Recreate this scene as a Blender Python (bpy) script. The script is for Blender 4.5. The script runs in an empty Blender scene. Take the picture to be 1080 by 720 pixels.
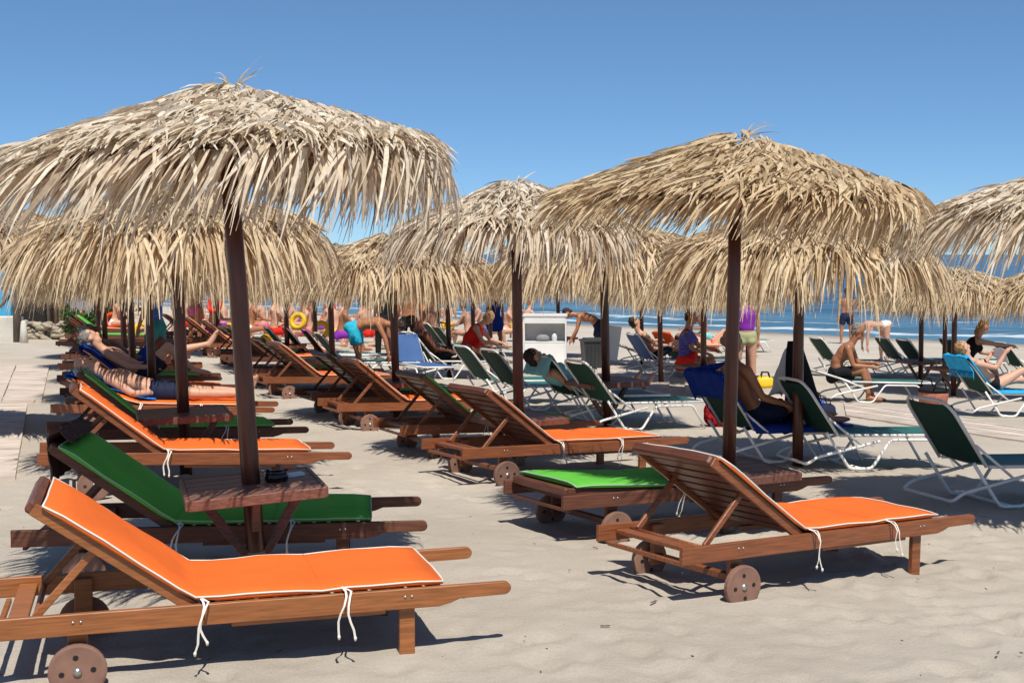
import bpy, bmesh, math, random
import numpy as np
from mathutils import Vector, Matrix, noise
R = math.radians
random.seed(7)
sc = bpy.context.scene
col = sc.collection

# ---------------------------------------------------------------- camera, sky, sun, exposure
FPX, EYE, PITCH = 1340.0, 1.70, math.atan(92 / 1340.0)
cd = bpy.data.cameras.new('camera'); cam = bpy.data.objects.new('camera', cd); col.objects.link(cam)
cam.location = (0, 0, EYE); cam.rotation_euler = (R(90) - PITCH, 0, 0)
cd.sensor_width = 36; cd.lens = 36 * FPX / 1080; cd.clip_start = .05; cd.clip_end = 30000
sc.camera = cam
SUN = Vector((.14, -.57, 1.0)).normalized()
w = bpy.data.worlds.new('World'); sc.world = w; w.use_nodes = True
nt = w.node_tree; bg = nt.nodes['Background']
sky = nt.nodes.new('ShaderNodeTexSky'); sky.sky_type = 'NISHITA'; sky.sun_disc = False
sky.sun_elevation = math.asin(SUN.z); sky.sun_rotation = math.atan2(SUN.x, SUN.y)
sky.air_density = 1.0; sky.dust_density = .4; sky.ozone_density = 8.0; sky.altitude = 5000
hsv = nt.nodes.new('ShaderNodeHueSaturation'); hsv.inputs['Saturation'].default_value = 1.0
tint = nt.nodes.new('ShaderNodeMix'); tint.data_type = 'RGBA'; tint.blend_type = 'MULTIPLY'; tint.inputs[0].default_value = 1; tint.inputs[7].default_value = (.86, 1.06, 1.14, 1)
gm = nt.nodes.new('ShaderNodeGamma'); gm.inputs[1].default_value = .75
nt.links.new(sky.outputs[0], gm.inputs[0]); nt.links.new(gm.outputs[0], tint.inputs[6]); nt.links.new(tint.outputs[2], hsv.inputs['Color']); nt.links.new(hsv.outputs[0], bg.inputs[0]); bg.inputs[1].default_value = .148
sl = bpy.data.lights.new('sun', 'SUN'); sl.energy = 4.7; sl.angle = R(.5); sl.color = (1, .945, .85)
so = bpy.data.objects.new('sun', sl); col.objects.link(so); so.rotation_euler = SUN.to_track_quat('Z', 'Y').to_euler()
sc.view_settings.view_transform = 'Standard'; sc.view_settings.look = 'None'
sc.view_settings.exposure = .08; sc.view_settings.gamma = 1

# ---------------------------------------------------------------- terrain functions
def gz(x, y):
    d = .655 * x + .755 * y
    if d < 4.5: z = 0.
    elif d < 24: z = -.0385 * (d - 4.5) * min(1, (d - 4.5) / 1.5)
    else: z = -.75 - .0245 * (d - 24)
    if d > 42: z -= .05 * (d - 42)
    return max(z, -4)
def at(u, v, h=0.):
    """world point seen at photograph position (u, v) that stands h above the sand"""
    cx, cy = (u - 540) / FPX, (360 - v) / FPX
    ct, st = math.cos(PITCH), math.sin(PITCH)
    D = Vector((cx, ct + st * cy, -st + ct * cy))
    t, prev = 2.0, None
    while t < 90:
        p = Vector((0, 0, EYE)) + D * t
        if p.z - gz(p.x, p.y) <= h: break
        t += .01
    return p
def onz(u, Y):
    x = (u - 540) / FPX * Y
    return Vector((x, Y, gz(x, Y)))

# ---------------------------------------------------------------- materials
def mat(name, base, rough=.6, spec=.3, bump=None, var=None, metallic=0, transl=0, sheen=0, coat=0):
    """bump=(scale, strength, dist, stretch) ; var=(scale, amount, stretch)"""
    m = bpy.data.materials.new(name); m.use_nodes = True
    n, l = m.node_tree.nodes, m.node_tree.links
    b = n['Principled BSDF']
    b.inputs['Base Color'].default_value = (*base, 1); b.inputs['Roughness'].default_value = rough
    b.inputs['Specular IOR Level'].default_value = spec; b.inputs['Metallic'].default_value = metallic
    if coat: b.inputs['Coat Weight'].default_value = coat; b.inputs['Coat Roughness'].default_value = .2
    if sheen: b.inputs['Sheen Weight'].default_value = sheen
    tc = n.new('ShaderNodeTexCoord')
    def tex(scale, stretch, detail=5):
        mp = n.new('ShaderNodeMapping'); mp.inputs['Scale'].default_value = stretch
        l.new(tc.outputs['Object'], mp.inputs[0])
        t = n.new('ShaderNodeTexNoise'); t.inputs['Scale'].default_value = scale; t.inputs['Detail'].default_value = detail
        l.new(mp.outputs[0], t.inputs['Vector']); return t
    if var:
        t = tex(var[0], var[2] if len(var) > 2 else (1, 1, 1))
        r = n.new('ShaderNodeValToRGB')
        r.color_ramp.elements[0].position = .3; r.color_ramp.elements[1].position = .7
        a = var[1]
        r.color_ramp.elements[0].color = (*[c * (1 - a) for c in base], 1)
        r.color_ramp.elements[1].color = (*[min(1, c * (1 + a)) for c in base], 1)
        l.new(t.outputs[0], r.inputs[0])
        oi = n.new('ShaderNodeObjectInfo')
        hs = n.new('ShaderNodeHueSaturation')
        mr = n.new('ShaderNodeMapRange'); mr.inputs[3].default_value = .86; mr.inputs[4].default_value = 1.12
        l.new(oi.outputs['Random'], mr.inputs[0]); l.new(mr.outputs[0], hs.inputs['Value'])
        l.new(r.outputs[0], hs.inputs['Color']); l.new(hs.outputs[0], b.inputs['Base Color'])
    if bump:
        t = tex(bump[0], bump[3] if len(bump) > 3 else (1, 1, 1))
        bn = n.new('ShaderNodeBump'); bn.inputs['Strength'].default_value = bump[1]; bn.inputs['Distance'].default_value = bump[2]
        l.new(t.outputs[0], bn.inputs['Height']); l.new(bn.outputs[0], b.inputs['Normal'])
    if transl:
        tr = n.new('ShaderNodeBsdfTranslucent'); mx = n.new('ShaderNodeMixShader'); mx.inputs[0].default_value = transl
        src = b.inputs['Base Color'].links
        if src: l.new(src[0].from_socket, tr.inputs[0])
        else: tr.inputs[0].default_value = (*base, 1)
        l.new(b.outputs[0], mx.inputs[1]); l.new(tr.outputs[0], mx.inputs[2])
        l.new(mx.outputs[0], n['Material Output'].inputs[0])
    return m

def thatch_mat(name, dark, mid, pale):
    m = bpy.data.materials.new(name); m.use_nodes = True
    n, l = m.node_tree.nodes, m.node_tree.links; b = n['Principled BSDF']
    at_ = n.new('ShaderNodeAttribute'); at_.attribute_name = 'leaf'
    r = n.new('ShaderNodeValToRGB'); e = r.color_ramp.elements
    e[0].color = (*dark, 1); e[0].position = 0; e[1].color = (*pale, 1); e[1].position = 1
    k = e.new(.35); k.color = (*mid, 1)
    l.new(at_.outputs['Fac'], r.inputs[0])
    tc = n.new('ShaderNodeTexCoord'); t = n.new('ShaderNodeTexNoise'); t.inputs['Scale'].default_value = 28; t.inputs['Detail'].default_value = 3
    l.new(tc.outputs['Object'], t.inputs['Vector'])
    hs = n.new('ShaderNodeHueSaturation'); mr = n.new('ShaderNodeMapRange')
    mr.inputs[1].default_value = .3; mr.inputs[2].default_value = .7; mr.inputs[3].default_value = .8; mr.inputs[4].default_value = 1.15
    l.new(t.outputs[0], mr.inputs[0]); l.new(mr.outputs[0], hs.inputs['Value']); l.new(r.outputs[0], hs.inputs['Color'])
    l.new(hs.outputs[0], b.inputs['Base Color']); b.inputs['Roughness'].default_value = .55; b.inputs['Specular IOR Level'].default_value = .3
    tr = n.new('ShaderNodeBsdfTranslucent'); mx = n.new('ShaderNodeMixShader'); mx.inputs[0].default_value = .34
    l.new(hs.outputs[0], tr.inputs[0]); l.new(b.outputs[0], mx.inputs[1]); l.new(tr.outputs[0], mx.inputs[2])
    l.new(mx.outputs[0], n['Material Output'].inputs[0])
    return m

GR = (1.2, 16, 16)
M = dict(
    wood=mat('stained_wood', (.235, .075, .028), .42, .45, (7, .25, .004, GR), (5, .34, GR), coat=.12),
    woodwarm=mat('honey_wood', (.31, .11, .034), .42, .45, (7, .25, .004, GR), (5, .3, GR), coat=.12),
    wooddark=mat('weathered_brown_wood', (.13, .05, .03), .55, .3, (7, .3, .004, GR), (5, .35, GR)),
    wood_y=mat('stained_wood_slats', (.125, .04, .02), .45, .45, (7, .25, .004, (16, 1.2, 16)), (5, .34, (16, 1.2, 16)), coat=.1),
    table=mat('table_wood', (.17, .075, .05), .5, .4, (9, .3, .004, GR), (6, .35, GR)),
    post=mat('varnished_post_wood', (.085, .026, .014), .3, .45, (6, .2, .004, (9, 9, .7)), (6, .35, (9, 9, .7))),
    bare=mat('bare_pale_wood', (.36, .28, .17), .8, .2, (20, .3, .003), (14, .35, (1, 1, .3))),
    wheel=mat('worn_wheel_wood', (.23, .125, .09), .7, .3, (20, .3, .003), (8, .3)),
    dark=mat('dark_parts_hole_shade', (.02, .018, .016), .6),
    steel=mat('steel_bolt', (.5, .48, .45), .35, .5, metallic=.9),
    orange=mat('orange_canvas', (.86, .168, .028), .85, .2, (8, .4, .018), (3, .09)),
    green=mat('green_canvas', (.11, .46, .05), .85, .2, (8, .4, .018), (3, .12)),
    brownback=mat('brown_cushion_backing', (.09, .05, .04), .9, .1, (60, .3, .003)),
    piping=mat('white_piping', (.75, .70, .62), .8),
    alu=mat('white_painted_tube', (.82, .80, .76), .35, .5, None, (6, .08)),
    mesh=mat('dark_green_sling', (.010, .052, .036), .75, .3, (300, .2, .001), (3, .15)),
    meshteal=mat('teal_sling', (.03, .14, .125), .6, .35, (300, .2, .001), (3, .1)),
    meshblue=mat('blue_sling', (.05, .12, .30), .7, .3, (300, .2, .001), (3, .1)),
    turq=mat('turquoise_towel', (.03, .34, .62), .9, .1, (90, .5, .004), (8, .12)),
    royal=mat('royal_blue_towel', (.012, .04, .26), .9, .1, (90, .5, .004), (8, .15)),
    aqua=mat('pale_aqua_cloth', (.25, .62, .62), .9, .1, (60, .4, .004)),
    redc=mat('red_cloth', (.72, .03, .02), .85, .1, (60, .3, .003), (8, .12)),
    orangec=mat('orange_red_towel', (.62, .09, .02), .9, .1, (60, .3, .003), (8, .12)),
    white=mat('white_paint', (.78, .78, .76), .5, .4, None, (3, .05)),
    whitecloth=mat('white_cloth', (.74, .72, .68), .85, .1, (30, .4, .01)),
    black=mat('black_cloth', (.012, .012, .014), .8, .2, (25, .4, .01)),
    purple=mat('purple_cloth', (.25, .03, .42), .8), pinkc=mat('pink_cloth', (.7, .12, .25), .8),
    navy=mat('navy_cloth', (.012, .018, .05), .8), bluec=mat('blue_shirt_cloth', (.05, .12, .42), .8),
    teal=mat('teal_cloth', (.03, .2, .2), .8), yellow=mat('yellow_plastic', (.8, .5, .02), .45),
    cyan=mat('turquoise_swim_cloth', (.02, .42, .60), .7),
    grey=mat('grey_cloth', (.25, .25, .27), .85), bin=mat('dark_grey_plastic', (.035, .04, .045), .45, .4, None, (4, .2)),
    skinp=mat('pale_skin', (.60, .33, .22), .5, .35, None, (9, .08)),
    skint=mat('tanned_skin', (.40, .17, .085), .45, .4, None, (9, .1)),
    skind=mat('deep_tanned_skin', (.20, .075, .04), .4, .4, None, (9, .1)),
    hairb=mat('dark_brown_hair', (.03, .018, .012), .6), hairg=mat('grey_hair', (.22, .2, .18), .7),
    hairf=mat('fair_hair', (.36, .20, .08), .6), eye=mat('eye_dark', (.02, .015, .01), .3),
    wicker=mat('red_wicker', (.45, .17, .12), .8, .2, (70, .8, .01), (40, .35)),
    stone=mat('field_stone', (.34, .29, .22), .9, .1, (14, .8, .02), (6, .3)),
    render=mat('white_rendered_wall', (.68, .64, .56), .9, .1, (12, .4, .01), (3, .12)),
    bluepaint=mat('bright_blue_paint', (.06, .42, .72), .6, .3, None, (2, .12)),
    greywood=mat('grey_weathered_wood', (.20, .16, .13), .85, .1, (8, .5, .01, (8, 8, 1)), (5, .3, (8, 8, 1))),
    reed=mat('reed_screen', (.30, .21, .12), .9, .1, (12, .8, .02, (14, 14, .6)), (10, .4, (14, 14, .6))),
    slab=mat('pale_boardwalk', (.64, .54, .46), .85, .15, (10, .5, .01), (3, .16)),
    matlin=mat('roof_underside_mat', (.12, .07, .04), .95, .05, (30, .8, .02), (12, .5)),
    trunkm=mat('bush_stem', (.12, .08, .05), .9),
    glass=mat('clear_plastic', (.6, .62, .62), .2, .5),
    paper=mat('paper', (.8, .8, .78), .8),
    tcold=thatch_mat('thatch_pale', (.22, .135, .07), (.66, .53, .38), (.88, .80, .66)),
    twarm=thatch_mat('thatch_golden', (.18, .105, .05), (.56, .41, .24), (.82, .67, .45)),
    twarm2=thatch_mat('thatch_straw', (.23, .14, .07), (.62, .46, .28), (.86, .72, .50)),
    foliage=thatch_mat('bush_leaf', (.02, .05, .012), (.05, .10, .025), (.12, .17, .04)),
)

# ---------------------------------------------------------------- helpers
def tag(o, label=None, cat=None, group=None, kind=None):
    if label: o['label'] = label
    if cat: o['category'] = cat
    if group: o['group'] = group
    if kind: o['kind'] = kind
    return o
def empty(name, loc=(0, 0, 0), rz=0):
    o = bpy.data.objects.new(name, None); o.empty_display_size = .1; o.location = loc; o.rotation_euler = (0, 0, rz)
    col.objects.link(o); return o
def mk(name, bm, m, parent=None, smooth=True):
    me = bpy.data.meshes.new(name)
    if isinstance(bm, tuple): me.from_pydata(bm[0], [], bm[1])
    else: bm.normal_update(); bm.to_mesh(me); bm.free()
    for mm in (m if isinstance(m, (list, tuple)) else [m]): me.materials.append(mm)
    if smooth:
        me.polygons.foreach_set('use_smooth', [True] * len(me.polygons))
    o = bpy.data.objects.new(name, me); col.objects.link(o)
    if parent: o.parent = parent
    return o
def copy_tree(o, parent=None):
    c = o.copy(); col.objects.link(c)
    if parent: c.parent = parent
    for ch in list(o.children): copy_tree(ch, c)
    return c
def box(bm, c, s, rot=None, bev=.003, mi=0):
    x, y, z = [k / 2 for k in s]
    vs = [bm.verts.new(p) for p in [(-x, -y, -z), (x, -y, -z), (x, y, -z), (-x, y, -z), (-x, -y, z), (x, -y, z), (x, y, z), (-x, y, z)]]
    fs = [bm.faces.new([vs[i] for i in f]) for f in [(0, 3, 2, 1), (4, 5, 6, 7), (0, 1, 5, 4), (1, 2, 6, 5), (2, 3, 7, 6), (3, 0, 4, 7)]]
    T = Matrix.Translation(c)
    if rot is not None: T = T @ rot.to_4x4()
    if bev:
        es = list({e for f in fs for e in f.edges})
        r = bmesh.ops.bevel(bm, geom=es, offset=bev, segments=1, affect='EDGES', profile=.5)
        vv = set(r['verts']) | {v for f in r['faces'] for v in f.verts}
        vv |= {v for v in vs if v.is_valid}
        vs = [v for v in vv if v.is_valid]
    for v in vs: v.co = T @ v.co
def bar(bm, a, b, wy, wz, bev=.003):
    a, b = Vector(a), Vector(b); d = b - a
    q = d.to_track_quat('X', 'Z').to_matrix()
    box(bm, (a + b) / 2, (d.length, wy, wz), q, bev)
def tube(bm, pts, rad, n=8, caps=True):
    pts = [Vector(p) for p in pts]; N = len(pts)
    if not isinstance(rad, (list, tuple)): rad = [rad] * N
    rings = []; ref = None
    for i, p in enumerate(pts):
        d = (pts[min(i + 1, N - 1)] - pts[max(i - 1, 0)])
        if d.length < 1e-6: d = Vector((0, 0, 1))
        d.normalize()
        if ref is None: ref = d.orthogonal().normalized()
        else:
            ref = ref - d * ref.dot(d)
            ref = ref.normalized() if ref.length > 1e-5 else d.orthogonal().normalized()
        s = d.cross(ref)
        rings.append([bm.verts.new(p + (ref * math.cos(2 * math.pi * k / n) + s * math.sin(2 * math.pi * k / n)) * rad[i]) for k in range(n)])
    for a, b in zip(rings, rings[1:]):
        for k in range(n): bm.faces.new((a[k], a[(k + 1) % n], b[(k + 1) % n], b[k]))
    if caps: bm.faces.new(rings[0][::-1]); bm.faces.new(rings[-1])
def fillet(pts, r=.06, k=4):
    pts = [Vector(p) for p in pts]; out = [pts[0]]
    for a, b, c in zip(pts, pts[1:], pts[2:]):
        rr = min(r, (a - b).length * .45, (c - b).length * .45)
        p, q = b + (a - b).normalized() * rr, b + (c - b).normalized() * rr
        for i in range(k + 1):
            t = i / k; out.append(p * (1 - t) ** 2 + b * 2 * t * (1 - t) + q * t * t)
    return out + [pts[-1]]
def ell(bm, c, r, rot=None, seg=12):
    T = Matrix.Translation(c)
    if rot is not None: T = T @ rot.to_4x4()
    T = T @ Matrix.Diagonal((*r, 1))
    bmesh.ops.create_uvsphere(bm, u_segments=seg, v_segments=max(6, seg * 2 // 3), radius=1, matrix=T)
def prism(bm, prof, y0, y1, bev=0):
    """profile of (x, z) extruded along y"""
    a = [bm.verts.new((x, y0, z)) for x, z in prof]; b = [bm.verts.new((x, y1, z)) for x, z in prof]
    n = len(prof)
    fs = [bm.faces.new(a), bm.faces.new(b[::-1])]
    for i in range(n): fs.append(bm.faces.new((a[i], b[i], b[(i + 1) % n], a[(i + 1) % n])))
    bmesh.ops.recalc_face_normals(bm, faces=fs)
    if bev:
        es = list({e for f in fs[:2] for e in f.edges})
        bmesh.ops.bevel(bm, geom=es, offset=bev, segments=1, affect='EDGES', profile=.5)
def lathe(bm, prof, n=16, c=(0, 0, 0)):
    c = Vector(c); rings = []
    for r, z in prof: rings.append([bm.verts.new(c + Vector((r * math.cos(2 * math.pi * k / n), r * math.sin(2 * math.pi * k / n), z))) for k in range(n)])
    for a, b in zip(rings, rings[1:]):
        for k in range(n): bm.faces.new((a[k], a[(k + 1) % n], b[(k + 1) % n], b[k]))
    bm.faces.new(rings[0][::-1]); bm.faces.new(rings[-1])
def flat(o):
    o.data.polygons.foreach_set('use_smooth', [False] * len(o.data.polygons)); return o
def B(): return bmesh.new()
def ground_matrix(x, y, rz, lift=0):
    e = .3
    nx = -(gz(x + e, y) - gz(x - e, y)) / (2 * e); ny = -(gz(x, y + e) - gz(x, y - e)) / (2 * e)
    n = Vector((nx, ny, 1)).normalized()
    f = Vector((math.cos(rz), math.sin(rz), 0)); f = (f - n * f.dot(n)).normalized(); s = n.cross(f)
    m = Matrix((f, s, n)).transposed().to_4x4(); m.translation = Vector((x, y, gz(x, y) + lift)); return m

# ---------------------------------------------------------------- sand, sea
def axis(fine0, fine1, step, lo, hi, g=1.13):
    a = list(np.arange(fine0, fine1, step)); s = step; x = fine1
    while x < hi: a.append(x); s *= g; x += s
    a.append(hi); s = step; x = fine0 - s
    while x > lo: a.insert(0, x); s *= g; x -= s
    a.insert(0, lo); return np.array(a)
def vnoise(X, Y, sc_, seed):
    rng = np.random.RandomState(seed); T = rng.rand(256, 256)
    x, y = X / sc_ + seed * 7.3, Y / sc_ + seed * 3.1
    xi, yi = np.floor(x).astype(int), np.floor(y).astype(int); fx, fy = x - xi, y - yi
    fx, fy = fx * fx * (3 - 2 * fx), fy * fy * (3 - 2 * fy)
    g = lambda i, j: T[i % 256, j % 256]
    return (g(xi, yi) * (1 - fx) + g(xi + 1, yi) * fx) * (1 - fy) + (g(xi, yi + 1) * (1 - fx) + g(xi + 1, yi + 1) * fx) * fy - .5
xs = axis(-3.2, 4.2, .034, -3000, 3000, 1.06); ys = axis(4.2, 9.5, .034, -300, 6000, 1.035)
X, Y = np.meshgrid(xs, ys)
gzv = np.vectorize(gz)
Z = gzv(X, Y)
near = 1 / (1 + np.exp((Y - 40) / 4.))
H = .020 * vnoise(X, Y, .9, 1) + .008 * vnoise(X, Y, .37, 2) + .005 * vnoise(X, Y, .17, 3) + .004 * vnoise(X, Y, .085, 4)
H = H * (.6 + .45 / (1 + np.exp(-(X - 1.8) * 2.5)) + .5 / (1 + np.exp(-(Y - 9) * 1.5)))
rng = np.random.RandomState(5)
for _ in range(3600):                                              # footprints and scuffs
    fy = 4 + 22 * rng.rand() ** 1.6; fx = (rng.rand() - .5) * (3 + fy * .85); r = .045 + .05 * rng.rand(); a = rng.rand() * 3.14; dp = (.003 + .009 * rng.rand()) * (1.8 if fx > 1.6 or fy > 9 else 1.0)
    i0, i1 = np.searchsorted(xs, fx - .4), np.searchsorted(xs, fx + .4); j0, j1 = np.searchsorted(ys, fy - .4), np.searchsorted(ys, fy + .4)
    dx, dy = X[j0:j1, i0:i1] - fx, Y[j0:j1, i0:i1] - fy
    p, q = dx * math.cos(a) + dy * math.sin(a), -dx * math.sin(a) + dy * math.cos(a)
    q = np.sqrt((p / 1.5) ** 2 + q ** 2) / r
    H[j0:j1, i0:i1] += -dp * np.exp(-q ** 2 * 1.6) + dp * .5 * np.exp(-(q - 1.35) ** 2 * 6)
Z = Z + H * near - .01
nx_, ny_ = len(xs), len(ys)
idx = np.arange(nx_ * ny_).reshape(ny_, nx_)
F = np.stack([idx[:-1, :-1], idx[:-1, 1:], idx[1:, 1:], idx[1:, :-1]], -1).reshape(-1, 4)
me = bpy.data.meshes.new('sand')
me.vertices.add(nx_ * ny_); me.vertices.foreach_set('co', np.stack([X, Y, Z], -1).ravel())
me.loops.add(F.size); me.loops.foreach_set('vertex_index', F.ravel())
me.polygons.add(len(F)); me.polygons.foreach_set('loop_start', np.arange(0, F.size, 4)); me.update(calc_edges=True)
me.polygons.foreach_set('use_smooth', [True] * len(F))
ms = bpy.data.materials.new('beach_sand'); ms.use_nodes = True
n, l = ms.node_tree.nodes, ms.node_tree.links; b = n['Principled BSDF']; b.inputs['Roughness'].default_value = .95; b.inputs['Specular IOR Level'].default_value = .15
tc = n.new('ShaderNodeTexCoord')
def nz(s, d=6, r=.6):
    t = n.new('ShaderNodeTexNoise'); t.inputs['Scale'].default_value = s; t.inputs['Detail'].default_value = d; t.inputs['Roughness'].default_value = r
    l.new(tc.outputs['Object'], t.inputs['Vector']); return t
def ramp(t, p0, c0, p1, c1):
    r = n.new('ShaderNodeValToRGB'); r.color_ramp.elements[0].position = p0; r.color_ramp.elements[0].color = (*c0, 1)
    r.color_ramp.elements[1].position = p1; r.color_ramp.elements[1].color = (*c1, 1); l.new(t, r.inputs[0]); return r
def mix(f, a, b_, typ='MIX'):
    x = n.new('ShaderNodeMix'); x.data_type = 'RGBA'; x.blend_type = typ
    if isinstance(f, float): x.inputs[0].default_value = f
    else: l.new(f, x.inputs[0])
    for s, k in ((6, a), (7, b_)):
        if isinstance(k, tuple): x.inputs[s].default_value = (*k, 1)
        else: l.new(k, x.inputs[s])
    return x.outputs[2]
big = ramp(nz(.7).outputs[0], .35, (.515, .455, .38), .65, (.60, .54, .46))
grain = ramp(nz(210, 3, .8).outputs[0], .34, (.72, .71, .70), .66, (1.12, 1.1, 1.08))
c = mix(.75, big.outputs[0], grain.outputs[0], 'MULTIPLY')
deb = ramp(nz(38, 4, .75).outputs[0], .70, (0, 0, 0), .76, (1, 1, 1))
c = mix(deb.outputs[0], c, (.30, .235, .17))
geo = n.new('ShaderNodeSeparateXYZ'); l.new(tc.outputs['Object'], geo.inputs[0])
wet = n.new('ShaderNodeMapRange'); wet.inputs[1].default_value = -1.12; wet.inputs[2].default_value = -1.2; l.new(geo.outputs[2], wet.inputs[0])
c = mix(wet.outputs[0], c, (.22, .18, .14)); l.new(c, b.inputs['Base Color'])
bn = n.new('ShaderNodeBump'); bn.inputs['Strength'].default_value = .8; bn.inputs['Distance'].default_value = .02; l.new(nz(34, 9, .78).outputs[0], bn.inputs['Height']); l.new(bn.outputs[0], b.inputs['Normal'])
me.materials.append(ms)
sand = bpy.data.objects.new('sand', me); col.objects.link(sand); tag(sand, kind='structure')

rs = random.Random(77); bm = B()
for k in range(170):
    y = 4.4 + 9 * rs.random() ** 1.5; x = rs.uniform(-.42, .5) * y; s_ = rs.uniform(.0015, .004); z = gz(x, y) + .004
    a = rs.uniform(0, 6.28); L_ = s_ * rs.choice((1, 1, 1.6, 2, 6))
    box(bm, (x, y, z), (L_ * 2, s_ * 2, s_), Matrix.Rotation(a, 3, 'Z'), 0)
mdeb = mat('dry_debris', (.13, .09, .06), .9, .1, None, (40, .6))
tag(mk('debris', bm, mdeb), 'tiny twigs, pebbles and dry leaf bits scattered over the sand', 'debris', kind='stuff')
SEA = -1.20
bm = B()
Nn = Vector((.655, .755, 0)); Tt = Vector((.755, -.655, 0))
ds = [41] + [44 + i * .9 for i in range(60)] + [100 + 1.14 ** i * 3 for i in range(62)]
tsl = sorted({s * (1.16 ** i - 1) * 6 for i in range(48) for s in (-1, 1)})
rows = []
for d in ds:
    rows.append([bm.verts.new(Nn * d + Tt * t + Vector((0, 0, SEA + (0 if d > 300 or d < 42 else .16 * noise.noise(Vector((d * .33, t * .05, 1))) + (.22 * math.exp(-((d - 47.5 - 1.2 * math.sin(t * .11)) / 1.3) ** 2) ))))) for t in tsl])
for a, b_ in zip(rows, rows[1:]):
    for i in range(len(a) - 1): bm.faces.new((a[i], a[i + 1], b_[i + 1], b_[i]))
mw = bpy.data.materials.new('sea_water'); mw.use_nodes = True
n, l = mw.node_tree.nodes, mw.node_tree.links; b = n['Principled BSDF']
b.inputs['Roughness'].default_value = .22; b.inputs['IOR'].default_value = 1.33; b.inputs['Specular IOR Level'].default_value = .4
tc = n.new('ShaderNodeTexCoord')
mp = n.new('ShaderNodeMapping'); mp.inputs['Rotation'].default_value = (0, 0, R(49.05)); l.new(tc.outputs['Object'], mp.inputs[0])   # x' along shore, y' offshore
sx = n.new('ShaderNodeSeparateXYZ')
dp_ = n.new('ShaderNodeVectorMath'); dp_.operation = 'DOT_PRODUCT'; dp_.inputs[1].default_value = (.655, .755, 0); l.new(tc.outputs['Object'], dp_.inputs[0])
def nz2(s, st, d=5):
    m2 = n.new('ShaderNodeMapping'); m2.inputs['Rotation'].default_value = (0, 0, R(40.9)); m2.inputs['Scale'].default_value = st; l.new(tc.outputs['Object'], m2.inputs[0])
    t = n.new('ShaderNodeTexNoise'); t.inputs['Scale'].default_value = s; t.inputs['Detail'].default_value = d; l.new(m2.outputs[0], t.inputs['Vector']); return t
wv = nz2(.55, (.35, 1.6, 1), 8)
deep = n.new('ShaderNodeMapRange'); deep.inputs[1].default_value = 44; deep.inputs[2].default_value = 70; l.new(dp_.outputs['Value'], deep.inputs[0])
c = mix(deep.outputs[0], (.07, .17, .23), (.030, .092, .165))
patch = ramp(nz2(.11, (.25, 1.3, 1), 5).outputs[0], .35, (.75, .75, .8), .65, (1.3, 1.25, 1.2)); c = mix(1.0, c, patch.outputs[0], 'MULTIPLY')
# foam: breaking bands near the shore, ragged with noise, and scattered crests
off = n.new('ShaderNodeMath'); off.operation = 'MULTIPLY_ADD'; l.new(nz2(.13, (1, 1, 1), 3).outputs[0], off.inputs[0]); off.inputs[1].default_value = 7; l.new(dp_.outputs['Value'], off.inputs[2])
def band(c0, wd):
    s = n.new('ShaderNodeMath'); s.operation = 'SUBTRACT'; l.new(off.outputs[0], s.inputs[0]); s.inputs[1].default_value = c0
    a = n.new('ShaderNodeMath'); a.operation = 'ABSOLUTE'; l.new(s.outputs[0], a.inputs[0])
    m_ = n.new('ShaderNodeMapRange'); m_.inputs[1].default_value = 0; m_.inputs[2].default_value = wd; m_.inputs[3].default_value = 1; m_.inputs[4].default_value = 0; l.new(a.outputs[0], m_.inputs[0]); return m_.outputs[0]
def mth(op, a, b2):
    m_ = n.new('ShaderNodeMath'); m_.operation = op
    for i, k in enumerate((a, b2)):
        if isinstance(k, (int, float)): m_.inputs[i].default_value = k
        else: l.new(k, m_.inputs[i])
    return m_.outputs[0]
fb = mth('MAXIMUM', band(47.6, 1.3), mth('MULTIPLY', band(50.6, 1.0), .8))
fn = nz2(1.6, (.6, 1.5, 1), 7).outputs[0]
fm = n.new('ShaderNodeMapRange'); fm.inputs[1].default_value = .48; fm.inputs[2].default_value = .72; l.new(mth('MULTIPLY', mth('ADD', fn, .35), fb), fm.inputs[0])
cr = n.new('ShaderNodeMapRange'); cr.inputs[1].default_value = .69; cr.inputs[2].default_value = .73; l.new(nz2(.5, (.3, 2.2, 1), 4).outputs[0], cr.inputs[0])
fo = mth('MAXIMUM', fm.outputs[0], mth('MULTIPLY', cr.outputs[0], .7))
c = mix(fo, c, (.74, .77, .78)); l.new(c, b.inputs['Base Color'])
bn = n.new('ShaderNodeBump'); bn.inputs['Strength'].default_value = .9; bn.inputs['Distance'].default_value = .5; l.new(wv.outputs[0], bn.inputs['Height']); l.new(bn.outputs[0], b.inputs['Normal'])
sea = mk('sea_water', bm, mw); tag(sea, kind='structure')

# ---------------------------------------------------------------- boardwalks
def walkway(name, pts, width, n_planks_m, label=None):
    """planked path laid along a polyline of ground points"""
    pts = [Vector((p.x, p.y, 0)) for p in pts]; bm = B(); rs = random.Random(3)
    for a, b_ in zip(pts, pts[1:]):
        d = b_ - a; L = d.length; d.normalize(); s = Vector((-d.y, d.x, 0)); k = max(1, int(L * n_planks_m))
        for i in range(k):
            p = a + d * (i + .5) * L / k + s * rs.uniform(-.03, .03)
            rot = Matrix.Rotation(math.atan2(d.y, d.x) + rs.uniform(-.015, .015), 3, 'Z')
            box(bm, (p.x, p.y, gz(p.x, p.y) + .018 + rs.uniform(-.004, .004)), (L / k * .93, width, .03), rot, .004)
    o = flat(mk(name, bm, M['slab'])); return tag(o, kind='structure')
walkway('boardwalk', [at(-90, 385), at(26, 385), at(27, 404), at(25, 424)], 1.0, 8)
bpy.data.objects.remove(bpy.data.objects['boardwalk'])
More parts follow.
